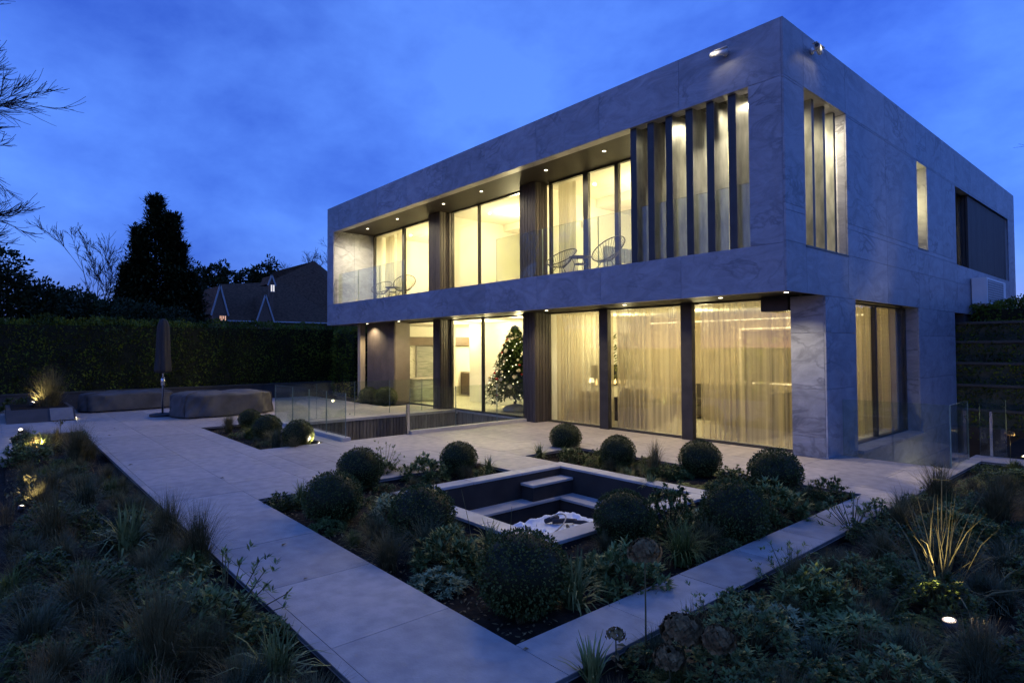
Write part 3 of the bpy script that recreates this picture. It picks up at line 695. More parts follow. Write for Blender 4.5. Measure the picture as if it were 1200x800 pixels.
# ground floor
iw('ceiling', 'ceiling_paint', (-16.4, -7.1, 1.8, 9.1, 2.765, 2.789), (-7.1, -.36, 1.8, 9.1, 2.764, 2.788))
iw('room_wall', 'cream_wall', (-7.2, -7.06, 1.8, 9.1, 0, 2.76))
iw('room_wall', 'cream_wall', (-13.1, -7.21, 3.74, 3.86, 0, 2.76))
iw('room_wall', 'cream_wall', (-14.75, -14.12, 3.74, 3.86, 0, 2.76))
iw('room_wall', 'cream_wall', (-16.4, -16.2, 1.8, 9.1, 0, 2.76), (-16.2, -7.21, 8.9, 9.1, 0, 2.76))
iw('room_wall', 'tan_wall', (-7.05, -.36, 6.1, 6.2, 0, 2.76))
iw('kitchen_unit', 'brown_cabinet', (-16.19, -15.95, 3.0, 8.6, 2.02, 2.35))
iw('kitchen_unit', 'brown_cabinet', (-16.19, -15.6, 5.6, 8.6, 0, 0.88), (-16.19, -15.95, 4.95, 5.15, 0.88, 1.95), (-16.19, -15.95, 7.0, 8.6, 0.88, 1.95))
iw('worktop', 'coping', (-16.19, -15.55, 5.6, 8.6, 0.885, 0.93))
# furniture and fittings
pic = MB().bbox(-16.19, -16.12, 3.4, 4.3, 0.75, 2.0, .01).build('wall_picture', 'white_board')
MB().box(-16.118, -16.112, 3.45, 4.25, .8, 1.95).build('print', 'layered_stone', pic)
tag(pic, 'pale picture with grey horizontal streaks on the kitchen wall behind the leftmost door', 'picture')
isl = thing('stone_island', 'rounded counter faced with layered pale stone behind the leftmost glass door', 'counter', (-14.55, 2.75, 0))
MB().lathe([(0.5, 0), (0.56, .12), (0.53, .25), (0.57, .4), (.54, .55), (.58, .7), (.57, .78)], n=26, sx=.85, sy=1.35).build('base', 'layered_stone', isl, True)
MB().lathe([(0.60, .781), (.62, .79), (.62, .82), (.60, .83)], n=26, sx=.85, sy=1.35).build('worktop', 'coping', isl)
ki = thing('kitchen_island', 'kitchen island with dark base seen through the middle glass doors', 'kitchen island', (-15.0, 6.3, 0))
MB().bbox(-.5, .5, -.9, .9, 0, .88, .01).build('base', 'brown_cabinet', ki); MB().bbox(-.6, .6, -1.0, 1.0, .881, .925, .006).build('worktop', 'coping', ki)
fl = thing('flower_vase', 'vase of white flowers on the kitchen island', 'vase', (-14.75, 5.75, .925))
MB().lathe([(.05, 0), (.07, .08), (.05, .2), (.04, .24)], n=12).build('vase', 'white_plastic', fl, True)
for k in range(9):
    a = k*2.4; r_ = .05+.02*k; MB().ball((r_*math.cos(a), r_*math.sin(a), .36+.03*(k % 3)), .05, 7, 5).build('flower', 'bloom_cream', fl, True)
MB().tube([(0, 0, .2), (0.02, 0, .36)], .012, 5).build('stem', 'stem_green', fl)
def stool(loc, rz, label):
    s = thing('bar_stool', label, 'stool', loc, rz, 'stools at the kitchen island')
    MB().bbox(-.19, .19, -.19, .19, .64, .70, .02).build('seat', 'linen', s); MB().bbox(.16, .19, -.19, .19, .72, .92, .01).build('backrest', 'linen', s)
    for a in (-1, 1):
        for b in (-1, 1): MB().tube([(.18*a, .18*b, 0), (.14*a, .14*b, .65)], .013, 6).build('leg', 'brown_cabinet', s)
    MB().tube([(-.17, -.17, .22), (.17, -.17, .22), (.17, .17, .22), (-.17, .17, .22), (-.17, -.17, .22)], .009, 5).build('footrest', 'steel', s)
stool((-14.15, 5.2, 0), 0.4, 'left bar stool with pale seat in front of the kitchen island')
stool((-13.75, 5.55, 0), 0.2, 'right bar stool with pale seat in front of the kitchen island')

# ---- Christmas tree
xt = thing('christmas_tree', 'tall decorated christmas tree with red and cream flowers behind the glass door', 'christmas tree', (-9.55, 2.8, 0))
def leaf_quads(P, D, L, W, up=None, fold=0.0):
    """rhombus leaves: base points P, directions D (unit), lengths L, widths W"""
    n = len(P); up = np.tile([0, 0, 1.0], (n, 1)) if up is None else up
    S = np.cross(D, up); ns = np.linalg.norm(S, axis=1, keepdims=True); S = np.where(ns < 1e-4, [[1, 0, 0]], S/(ns+1e-9))
    U = np.cross(S, D); L = np.broadcast_to(np.asarray(L, float).reshape(-1, 1), (n, 1)); W = np.broadcast_to(np.asarray(W, float).reshape(-1, 1), (n, 1))
    mid = P+D*L*0.45-U*L*fold
    V = np.stack([P, mid+S*W/2+U*W*.12, P+D*L-U*L*fold*2.2, mid-S*W/2+U*W*.12], 1).reshape(-1, 3)
    return V, np.arange(4*n).reshape(n, 4)
def unit(a): return a/(np.linalg.norm(a, axis=-1, keepdims=True)+1e-9)
def xmas_foliage():
    P, D = [], []
    g = np.random.default_rng(3)
    for k in range(380):
        h = 0.42+2.1*(k/380); rmax = 1.02*(1-(h-0.3)/2.35)**0.85
        a = k*2.39996; tip = np.array([rmax*math.cos(a), rmax*math.sin(a), h-.12+g.normal(0, .05)]); base = np.array([0, 0, h+.1])
        for q in np.linspace(.25, 1, 26):
            p = base+(tip-base)*q; d = unit(tip-base)+g.normal(0, .55, 3); P.append(p+g.normal(0, .02, 3)); D.append(unit(d))
    return leaf_quads(np.array(P), np.array(D), g.uniform(.09, .16, len(P)), .062)
link('foliage', np_mesh('foliage', *xmas_foliage(), 'xmas_leaf'), xt)
MB().tube([(0, 0, 0.1), (0, 0, 2.5)], [.045, .01], 8).build('trunk', 'bark', xt)
MB().lathe([(.34, 0), (.36, .06), (.25, .16), (.06, .2)], n=20, wob=lambda t, z: 1+.06*math.sin(5*t)).build('tree_skirt', 'linen', xt, True)
g = np.random.default_rng(9)
bl = [MB().ball((0, 0, 0), .045, 10, 7).mesh('bauble', m_, True) for m_ in ('bauble_red', 'bloom_cream', 'bauble_gold')]
fm = MB()
for k in range(9):
    a = k*2*math.pi/9; fm.add([(0, 0, 0), (.055*math.cos(a-.3), .055*math.sin(a-.3), .025), (.10*math.cos(a), .10*math.sin(a), .03), (.055*math.cos(a+.3), .055*math.sin(a+.3), .025)], [(0, 1, 2, 3)])
fm.ball((0, 0, .02), .025, 8, 5); fm = fm.mesh('flower', 'bloom_cream')
fp = []
for k in range(96):
    h = 0.5+1.95*((k*0.618+.013*k*k) % 1); a = g.uniform(0, 6.28); r_ = 1.08*(1-(h-0.3)/2.35)**0.85
    p = (r_*math.cos(a), r_*math.sin(a), h-.08)
    if k % 3 == 0:
        o = link('flower', fm, xt, p, 0, rnd.uniform(.6, 1.0)); o.rotation_euler = (0, R(65), a)
    else:
        o = link('bauble', bl[(0, 1, 2, 1)[k % 4]], xt, p, 0, rnd.uniform(.7, 1.15))
lt = MB()
for k in range(150):
    h = 0.45+2.0*((k*0.618) % 1); a = k*2.39996*1.3; r_ = 1.02*(1-(h-0.3)/2.35)**0.85
    lt.ball((r_*math.cos(a), r_*math.sin(a), h-.1+g.normal(0, .04)), .015, 5, 4)
lt.build('fairy_light', 'fairy', xt)

# ---- potted plants indoors
def leafy(n, h0, h1, r, L, W, seed, droop=.3):
    g = np.random.default_rng(seed); P = np.stack([g.normal(0, r, n), g.normal(0, r, n), g.uniform(h0, h1, n)], -1)
    D = unit(np.stack([P[:, 0]*2+g.normal(0, .5, n)*r, P[:, 1]*2+g.normal(0, .5, n)*r, g.normal(-droop, .4, n)*r], -1))
    return leaf_quads(P, D, g.uniform(.7, 1.2, n)*L, W, fold=.15)
def pot_plant(name, loc, label, pot, V, F, stems, mat='bamboo_leaf'):
    t = thing(name, label, 'plant', loc)
    MB().lathe([(pot*.8, 0), (pot, pot*1.6), (pot*.92, pot*1.6), (pot*.9, pot*1.5)], n=16).build('pot', 'dark_render', t, True)
    link('foliage', np_mesh('foliage', V, F, mat), t)
    mb = MB()
    for s_ in stems: mb.tube(s_, .012, 5)
    mb.build('stem', 'stem_green', t)
pot_plant('bamboo_plant', (-15.3, 2.35, 0), 'tall bamboo plant just inside the leftmost glass door', .18, *leafy(420, .6, 2.1, .13, .2, .022, 2, .9), [[(.04*k, .03*k, .2), (.07*k, .05*k, 2.0)] for k in (-1, 0, 1)])
pot_plant('indoor_tree', (-5.75, 3.2, 0), 'indoor tree in a pot behind the left sheer curtain', .2, *leafy(600, 1.1, 2.3, .28, .16, .05, 3), [[(0, 0, .3), (.03, 0, 1.2), (.1, .05, 2.1)], [(0, 0, .9), (-.15, .06, 1.9)]])
pot_plant('indoor_tree', (-2.85, 4.6, 0), 'large potted plant in front of the illuminated picture', .2, *leafy(300, .9, 2.15, .2, .34, .07, 5), [[(0, 0, .3), (.05, 0, 1.2), (-.06, .05, 2.0)], [(0, 0, .9), (.2, .06, 1.9)]])

# ---- lounge
def sofa(loc, rz, L, label, mat='dark_fabric'):
    s = thing('sofa', label, 'sofa', loc, rz)
    MB().bbox(-L/2, L/2, -.45, .45, .08, .36, .04).build('base', mat, s)
    n = max(2, round(L/.8)); w_ = (L-.4)/n
    for i in range(n):
        MB().bbox(-L/2+.2+i*w_+.01, -L/2+.2+(i+1)*w_-.01, -.44, .2, .37, .52, .05).build('seat_cushion', mat, s)
        MB().bbox(-L/2+.2+i*w_+.01, -L/2+.2+(i+1)*w_-.01, .2, .43, .40, .88, .07).build('back_cushion', mat, s)
    for a in (-1, 1): MB().bbox(a*L/2-(.2 if a > 0 else 0), a*L/2+(.2 if a < 0 else 0), -.45, .45, .10, .66, .05).build('armrest', mat, s)
sofa((-4.1, 5.3, 0), 0, 2.6, 'long dark sofa under the illuminated picture in the curtained lounge')
sofa((-2.2, 3.6, 0), math.pi/2*3, 2.0, 'dark sofa with its back to the side window in the curtained lounge')
arm = sofa((-4.9, 2.9, 0), math.pi, 1.25, 'dark armchair close to the middle sheer curtain')
art = thing('light_framed_picture', 'dark picture with glowing light strip frame on the lounge back wall', 'picture', (-3.15, 6.09, 1.65))
MB().bbox(-.82, .82, -.06, 0, -.64, .66, .01).build('picture', 'canvas', art)
for (a, b, c, d) in ((-.9, .9, .70, .735), (-.9, .9, -.735, -.70), (-.9, -.87, -.70, .70), (.87, .9, -.70, .70)): MB().box(a, b, -.05, -.01, c, d).build('light_strip', 'led_strip', art)
cvl = MB().box(-6.9, -.8, 5.95, 6.0, 2.60, 2.63).build('cove_light', 'led_strip'); tag(cvl, 'long glowing light strip along the top of the lounge back wall', 'light strip')
fpz = thing('fireplace', 'recessed fireplace glowing in the end wall of the curtained lounge', 'fireplace', (-7.05, 4.2, .9))
MB().box(0, .02, -.75, .75, -.1, .5).build('surround', 'black_metal', fpz)
for k in range(7): MB().lathe([(.03, 0), (.045, .05), (.03, .12), (.004, .2+.05*(k % 3))], c=(.06, -.6+k*.2, -.06), n=7).build('flame', 'flame', fpz, True)
lp = thing('table_lamp', 'small glowing lamp behind the left sheer curtain', 'lamp', (-6.55, 2.9, .72))
MB().lathe([(.06, 0), (.02, .02), (.015, .3)], n=10).build('base', 'steel', lp); MB().lathe([(.075, .24), (.05, .36)], n=16).build('lamp_shade', 'lamp_shade_glow', lp, True)
MB().bbox(-6.8, -6.3, 2.65, 3.15, 0, .72, .01).build('side_table', 'brown_cabinet'); tag(bpy.data.objects['side_table'], 'square side table carrying the small lamp in the lounge', 'table')

# ---- curtains
def curtain(axis, a0, a1, z0, z1, plane, mat, label, cat='curtain', amp=.06, wl=.19, seed=0, group=None):
    g = np.random.default_rng(seed); n = int((a1-a0)/.016)+2; s = np.linspace(a0, a1, n)
    ph = np.cumsum((1+.75*np.sin(np.cumsum(g.uniform(.02, .09, n))))*g.uniform(.8, 1.2, n))*(2*math.pi*.016/wl)
    off = amp*np.sin(ph)+.012*np.sin(ph*2.3+1)
    zz = np.linspace(z0, z1, 9); V = []
    for i, z in enumerate(zz):
        k = 0.55+0.45*(1-i/8); o = off*k+.006*np.sin(s*7+i)
        V.append(np.stack([s, plane+o, np.full(n, z)], -1) if axis == 'x' else np.stack([plane+o, s, np.full(n, z)], -1))
    V = np.array(V).reshape(-1, 3); I = np.arange(9*n).reshape(9, n)
    F = np.stack([I[:-1, :-1], I[:-1, 1:], I[1:, 1:], I[1:, :-1]], -1).reshape(-1, 4)
    c = link('curtain', np_mesh('curtain', V, F, mat, smooth=True)); return tag(c, label, cat, group)
curtain('x', -6.96, -5.06, .02, 2.755, 1.98, 'sheer', 'sheer curtain across the left pane of the ground floor lounge', seed=1)
curtain('x', -4.95, -2.85, .02, 2.755, 1.98, 'sheer', 'sheer curtain across the middle pane of the ground floor lounge', seed=2)
curtain('x', -2.74, -.64, .02, 2.755, 1.98, 'sheer', 'sheer curtain across the right pane of the ground floor lounge', seed=3)
curtain('y', 2.85, 4.5, .04, 2.73, -.50, 'sheer', 'sheer curtain in the left half of the side wall window', seed=4)
curtain('y', 4.6, 6.35, .04, 2.73, -.50, 'sheer', 'sheer curtain in the right half of the side wall window', seed=5)
curtain('x', -6.72, -6.1, 3.5, 6.09, 1.85, 'drape', 'cream drape beside the dark column in the upper bedroom with the bed', seed=6, wl=.12, amp=.05)
curtain('x', -14.95, -14.4, 3.5, 6.09, 1.85, 'drape', 'cream drape at the left window of the upper balcony', seed=7, wl=.12, amp=.05)
curtain('x', -15.95, -15.3, 3.5, 6.09, 1.95, 'drape', 'cream drape next to the stone end wall of the balcony', seed=8, wl=.12, amp=.05)

# ---- bedroom
bed = thing('bed', 'bed with grey upholstered headboard and pale linen in the upper bedroom', 'bed', (-5.95, 5.1, 3.484))
MB().bbox(-1.0, 1.0, -.85, .85, .1, .5, .06).build('mattress', 'linen', bed)
for i in range(8): MB().bbox(-1.09, -1.0, -1.1+i*.275+.004, -1.1+(i+1)*.275-.004, .1, 1.32, .03).build('headboard_panel', 'grey_velvet', bed)
for i, yy_ in enumerate((-.55, 0, .5)): MB().bbox(-.98, -.62, yy_-.25, yy_+.25, .5, .82, .12).build('pillow', 'linen', bed)
MB().bbox(-.4, 1.02, -.9, .9, .44, .56, .05).build('duvet', 'linen', bed)
wl_ = thing('wall_lamp', 'small glowing wall lamp beside the bed upstairs', 'lamp', (-7.05, 3.15, 5.3))
MB().box(0, .04, -.04, .04, -.08, .08).build('bracket', 'steel', wl_); MB().lathe([(.07, -.1), (.08, .14)], c=(.11, 0, 0), n=14).build('lamp_shade', 'lamp_shade_glow', wl_, True)

# ---- room lights (ceiling fittings of each room, and one added before the christmas tree)
point('room_light', (-13.6, 3.6, 5.5), 36); point('room_light', (-9.6, 3.0, 5.5), 19); point('room_light', (-4.6, 3.3, 5.5), 25); point('room_light', (-2.4, 3.4, 5.5), 8)
point('wall_lamp_glow', (-6.85, 3.15, 5.35), 1.0, rad=.06)
point('room_light', (-10.9, 2.7, 2.55), 14); point('room_light', (-8.5, 2.05, 2.62), 7, rad=.06); point('room_light', (-13.0, 3.0, 2.4), 10); point('room_light', (-14.6, 6.0, 2.45), 32, rad=.2)  # the small light by the glass is added to front-light the tree
point('room_light', (-5.9, 3.6, 2.4), 9.5); point('room_light', (-3.6, 3.6, 2.4), 9); point('room_light', (-2.0, 4.6, 2.4), 5)
point('well_light', (0.7, 5.6, -1.5), 5)
point('room_light', (-0.6, 6.75, 5.2), 7.0)

# ------------------------------------------------------------------ balcony furniture
def string_chair(loc, rz, label):
    c = thing('string_chair', label, 'chair', loc, rz, 'string chairs on the balcony'); c.scale = (.88,)*3
    tl = R(32); ring = []
    def P(r, th, h=0.0):
        u, v_ = r*0.40*math.cos(th), r*0.47*math.sin(th)
        return (-math.cos(tl)*v_+math.sin(tl)*h-.02, u, .58+math.sin(tl)*v_+math.cos(tl)*h)
    ring = [P(1, 2*math.pi*i/28) for i in range(29)]
    MB().tube(ring, .013, 6, cap=False).build('ring', 'cord', c, True)
    low = [(0.02+.11*math.cos(2*math.pi*i/16), .11*math.sin(2*math.pi*i/16), .30) for i in range(17)]
    MB().tube(low, .009, 5, cap=False).build('lower_ring', 'black_metal', c, True)
    mb = MB()
    for i in range(34):
        th = 2*math.pi*i/34; a = np.array(P(1, th)); b = np.array((0.02-.11*math.sin(th), .11*math.cos(th), .30))
        m_ = (a+b)/2+np.array([0.0, 0, -.05]); mb.tube([a, m_, b], .0055, 4)
    mb.build('cord_seat', 'cord', c)
    for a in (0.9, -0.9, math.pi): MB().tube([(.02+.1*math.cos(a), .1*math.sin(a), .31), (.02+.36*math.cos(a), .36*math.sin(a), 0)], .010, 6).build('leg', 'black_metal', c, True)
def string_table(loc, label):
    c = thing('string_table', label, 'table', loc, 0, 'small tables between the string chairs')
    MB().lathe([(.24, .42), (.25, .425), (.25, .435), (.0, .437)], n=24).build('table_top', 'cord', c)
    MB().lathe([(.13, .26), (.14, .27), (.13, .28)], n=16).build('lower_ring', 'black_metal', c)
    for k in range(4):
        a = k*math.pi/2+.4; MB().tube([(.2*math.cos(a), .2*math.sin(a), .42), (.13*math.cos(a), .13*math.sin(a), .27), (.2*math.cos(a), .2*math.sin(a), 0)], .008, 5).build('leg', 'black_metal', c)
ZB_ = 3.484
string_chair((-5.55, .75, ZB_), -1.5, 'round string chair facing out, left of the small table on the bedroom balcony')
string_chair((-4.15, .75, ZB_), math.pi, 'string chair seen from the side beside the metal fins')
string_table((-4.95, .75, ZB_), 'small round table between the chairs in front of the bedroom')
string_chair((-14.15, .8, ZB_), -1.0, 'round string chair facing out at the left end of the balcony')
string_chair((-12.65, .8, ZB_), math.pi-.2, 'string chair seen from the side at the left end of the balcony')
string_table((-13.4, .8, ZB_), 'small round table between the chairs at the left end of the balcony')

# ------------------------------------------------------------------ wall fittings
def cctv(loc, rz, label):
    c = thing('security_camera', label, 'camera', loc, rz)
    MB().lathe([(.055, 0), (.055, .02), (.03, .03)], n=14).build('mount', 'white_plastic', c, True).rotation_euler = (R(90), 0, 0)
    MB().tube([(0, -.02, 0), (0, -.09, -.01)], .018, 8).build('arm', 'white_plastic', c, True)
    b = MB().tube([(.09, -.10, -.03), (-.19, -.16, -.02)], .045, 12).build('body', 'white_plastic', c, True)
    MB().box(-.21, .11, -.17, -.09, .028, .036).build('hood', 'white_plastic', b)
    MB().tube([(-.19, -.16, -.02), (-.20, -.162, -.02)], .034, 12).build('lens', 'black_metal', b)
cctv((-0.95, -.001, 6.77), R(0), 'white security camera on the front wall near the roof corner')
cctv((0.001, 1.05, 6.78), R(90), 'white security camera on the side wall near the roof corner')
spot('camera_lamp', (-1.08, -.28, 6.8), (-.9, 0, 6.45), .35, 110, 1.0); spot('camera_lamp', (.28, 1.0, 6.8), (0, .95, 6.45), .35, 110, 1.0)
ac = thing('air_conditioner', 'white wall mounted air conditioning unit under the dark slatted screen', 'air conditioner', (0.0, 12.2, 3.02))
MB().bbox(0.02, .36, -1.15, 1.2, 0, .72, .012).build('body', 'white_plastic', ac)
for a in (-.85, .1):
    gr = MB().box(.361, .366, a-.2, a+.75, .06, .66).build('fan_grille', 'grille', ac)
    for k in range(9): MB().box(.3665, .372, a-.2, a+.75, .09+k*.065, .10+k*.065).build('bar', 'white_plastic', gr)
for q in (-1.0, 1.0): MB().box(0, .36, q-.025, q+.025, -.06, -.002).build('bracket', 'steel', ac)

# ------------------------------------------------------------------ covered garden furniture and parasol
def covered(loc, sx, sy, h, rz, label, seed):
    g = np.random.default_rng(seed); n, m = 140, 30; V = []
    ph = g.uniform(0, 6.28, 6)
    for i in range(m):
        t = i/(m-1)
        for j in range(n):
            th = 2*math.pi*j/n; c, s_ = math.cos(th), math.sin(th); p = 2/3.6
            ex, ey = math.copysign(abs(c)**p, c), math.copysign(abs(s_)**p, s_)
            if t < .62:
                q = t/.62; z = h*q; r = 1.02-.05*q
                r += .03*math.sin(9*th+ph[0]+3*q)*(1-q*.4)+.022*abs(math.sin(11*th+ph[1]-4.5*q+1.5*math.sin(3*th)))+.02*math.sin(5*th+ph[2])*(1-q)
            else:
                q = (t-.62)/.38; r = .97*(1-q)+.001; z = h+.035*math.sin(q*3)+.018*math.sin(4*th+ph[3])*(1-q)*q*4+.02*abs(math.sin(7*ex*(1-q)+ph[4]+2*ey*(1-q)))*(1-q)+.012*math.sin(9*ey+ph[5])
                if q < .12: z -= .025*(1-q/.12)
            V.append((sx/2*ex*r, sy/2*ey*r, z+.03))
    V = np.array(V); F = [(i*n+j, i*n+(j+1) % n, (i+1)*n+(j+1) % n, (i+1)*n+j) for i in range(m-1) for j in range(n)]
    o = link('covered_sofa', np_mesh('covered_sofa', V, np.array(F), 'cover_cloth', smooth=True), None, loc, rz)
    tag(o, label, 'covered furniture')
    hem = [V[j]*[1.012, 1.012, 1]+[0, 0, .015] for j in list(range(n))+[0]]
    MB().tube(hem, .012, 5, cap=False).build('hem', 'dark_fabric', o, True)
    for j0 in (int(n*.17), int(n*.33), int(n*.83)):
        line = [V[i*n+j0]*[1.008, 1.008, 1]+[0, 0, .006] for i in range(0, m-8)]
        MB().tube(line, .011, 4, cap=False).build('seam', 'dark_fabric', o, True)
    f2 = MB()
    for a in (-1, 1):
        for b in (-1, 1): f2.box(a*sx*.36-.04, a*sx*.36+.04, b*sy*.36-.04, b*sy*.36+.04, -.001, .05)
    f2.build('foot', 'dark_fabric', o)
covered((-14.85, -4.05, 0), 1.75, 2.55, .60, 0.12, 'garden furniture under a wrinkled brown cover beside the glass balustrade', 1)
covered((-18.5, -5.9, 0), 1.4, 2.5, .50, 0.1, 'garden furniture under a smooth cover further back by the low wall', 2)
pr = thing('closed_parasol', 'folded parasol in a brown cover standing behind the covered furniture', 'parasol', (-15.35, -5.5, 0))
MB().lathe([(.33, 0), (.33, .06), (.30, .075), (.06, .08)], n=20).build('base', 'black_metal', pr)
MB().tube([(0, 0, .07), (0, 0, 2.7)], .026, 10).build('pole', 'steel', pr, True)
MB().lathe([(.04, .86), (.055, .9), (.055, 1.05), (.04, 1.1)], n=12).build('crank', 'steel', pr, True)
MB().lathe([(.10, 1.22), (.21, 1.26), (.215, 1.34), (.18, 1.7), (.165, 2.2), (.15, 2.55), (.10, 2.72), (.02, 2.78)], n=40, wob=lambda t, z: 1+.09*math.sin(7*t+z)+.05*math.sin(15*t)).build('cover', 'parasol_cloth', pr, True)

# ------------------------------------------------------------------ boundary: wall, hedges, terraced bank
rw = thing('retaining_wall', 'long low retaining wall under the clipped hedge at the back of the terrace', 'wall', (-20.95, -6, 0))
MB().box(-.22, 0, -10, 8.2, -.2, .44).build('wall', 'retaining', rw)
for k in range(13): MB().bbox(-.25, .03, -10+k*1.4+.003, -10+(k+1)*1.4-.003, .441, .49, .004).build('coping', 'sleeper', rw)
def box_leaves(x0, x1, y0, y1, z0, z1, n, L, seed, faces='front', bulge=.12):
    """leaves over the faces of a clipped hedge, with a lumpy surface"""
    g = np.random.default_rng(seed); A = [((y1-y0)*(z1-z0), 0), ((x1-x0)*(z1-z0), 1), ((x1-x0)*(y1-y0), 2), ((x1-x0)*(z1-z0), 3), ((y1-y0)*(z1-z0), 4)]
    tot = sum(a for a, _ in A); Ps, Ds = [], []
    for a, k in A:
        m = int(n*a/tot); u = g.uniform(0, 1, m); v = g.uniform(0, 1, m)
        if k == 0: P = np.stack([np.full(m, x1), y0+u*(y1-y0), z0+v*(z1-z0)], -1); Nn = (1, 0, 0)
        elif k == 4: P = np.stack([np.full(m, x0), y0+u*(y1-y0), z0+v*(z1-z0)], -1); Nn = (-1, 0, 0)
        elif k == 1: P = np.stack([x0+u*(x1-x0), np.full(m, y0), z0+v*(z1-z0)], -1); Nn = (0, -1, 0)
        elif k == 3: P = np.stack([x0+u*(x1-x0), np.full(m, y1), z0+v*(z1-z0)], -1); Nn = (0, 1, 0)
        else: P = np.stack([x0+u*(x1-x0), y0+v*(y1-y0), np.full(m, z1)], -1); Nn = (0, 0, 1)
        Nn = np.array(Nn, float)
        b = bulge*(np.sin(P[:, 1]*2.3+P[:, 2]*1.7+P[:, 0])*np.sin(P[:, 2]*3.1-P[:, 1]*1.1+P[:, 0]*2)+.5*np.sin(P[:, 1]*6+P[:, 0]*5))
        P = P+Nn*(b+g.uniform(-.14, .05, m))[:, None]
        Ps.append(P); Ds.append(unit(Nn*.75+g.normal(0, .6, (m, 3))+np.array([0, 0, .15])))
    P, D = np.concatenate(Ps), np.concatenate(Ds)
    return leaf_quads(P, D, g.uniform(.6, 1.3, len(P))*L, L*.5, up=unit(g.normal(0, 1, P.shape)))
def hedge(x0, x1, y0, y1, z0, z1, n, L, label, seed, mat='hedge_leaf', bulge=.12):
    h = thing('hedge', label, 'hedge', ((x0+x1)/2, (y0+y1)/2, z0))
    cx, cy_ = (x0+x1)/2, (y0+y1)/2
    V, F = box_leaves(x0-cx, x1-cx, y0-cy_, y1-cy_, 0, z1-z0, n, L, seed, bulge=bulge)
    link('foliage', np_mesh('foliage', V, F, mat), h)
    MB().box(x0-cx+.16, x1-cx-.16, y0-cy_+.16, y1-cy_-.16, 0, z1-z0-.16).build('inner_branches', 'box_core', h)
hedge(-22.6, -21.15, -16, 9.0, 0.3, 2.9, 52000, .10, 'long clipped hedge above the low wall at the back of the garden', 1)
hedge(-20.6, -18.6, 1.9, 9.0, -.1, 2.75, 14000, .10, 'dark hedge filling the gap behind the left end of the house', 2)
bank = struct(MB().box(0.02, 40, 9.42, 60, -3, -.1).build('bank', 'bank_grass'))
bt = thing('terraced_bank', 'grassy bank stepped with timber sleepers rising behind the side wall', 'bank', (0, 9.5, 0))
zb = [-3, .35, .95, 1.5, 2.05, 2.55]
for i in range(5):
    o = .0+i*.22
    MB().box(-7.5, 14, o, 14, zb[i]-.2 if i else -3, zb[i+1]-.07).build('terrace', 'bank_grass', bt)
    for k in range(9): MB().bbox(-7.4+k*2.3, -7.4+(k+1)*2.3-.01, o-.07, o-.002, zb[i+1]-.10, zb[i+1]-.03, .01).build('sleeper', 'sleeper', bt)
for i in range(5):
    V, F = box_leaves(-2.5, 7, i*.22-.05, i*.22+.3, max(zb[i], -.4)-.05, zb[i+1]-.12, 6500, .085, 40+i, bulge=.05)
    stuff(link('grass', np_mesh('grass', V, F, 'hedge_leaf'), bt))
hedge(0.06, 14, 10.75, 13.4, 2.3, 3.0, 26000, .085, 'clipped hedge along the top of the stepped bank on the right', 3)
# raised planter at the far left
pl = thing('raised_planter', 'low raised planter with a pale sloping end at the far left of the terrace', 'planter', (-17.2, -8.0, 0))
MB().add([(-1.6, -.9, 0), (1.3, -.9, 0), (1.3, .55, 0), (-1.6, .55, 0), (-1.6, -.9, .3), (.7, -.9, .3), (.7, .55, .3), (-1.6, .55, .3)],
         [(0, 1, 5, 4), (1, 2, 6, 5), (2, 3, 7, 6), (3, 0, 4, 7), (4, 5, 6, 7)]).build('wall', 'retaining', pl)
MB().add([(1.3, .0, 0.005), (1.3, .5, 0.005), (.72, .5, .29), (.72, .0, .29), (1.33, .0, 0.03), (1.33, .5, 0.03), (.75, .5, .315), (.75, .0, .315)], [(0, 1, 2, 3), (7, 6, 5, 4), (0, 4, 5, 1), (1, 5, 6, 2), (2, 6, 7, 3), (3, 7, 4, 0)]).build('end_slab', 'white_stone', pl)
MB().box(-1.5, .6, -.8, .45, .2, .31).build('soil', 'garden_soil', pl)

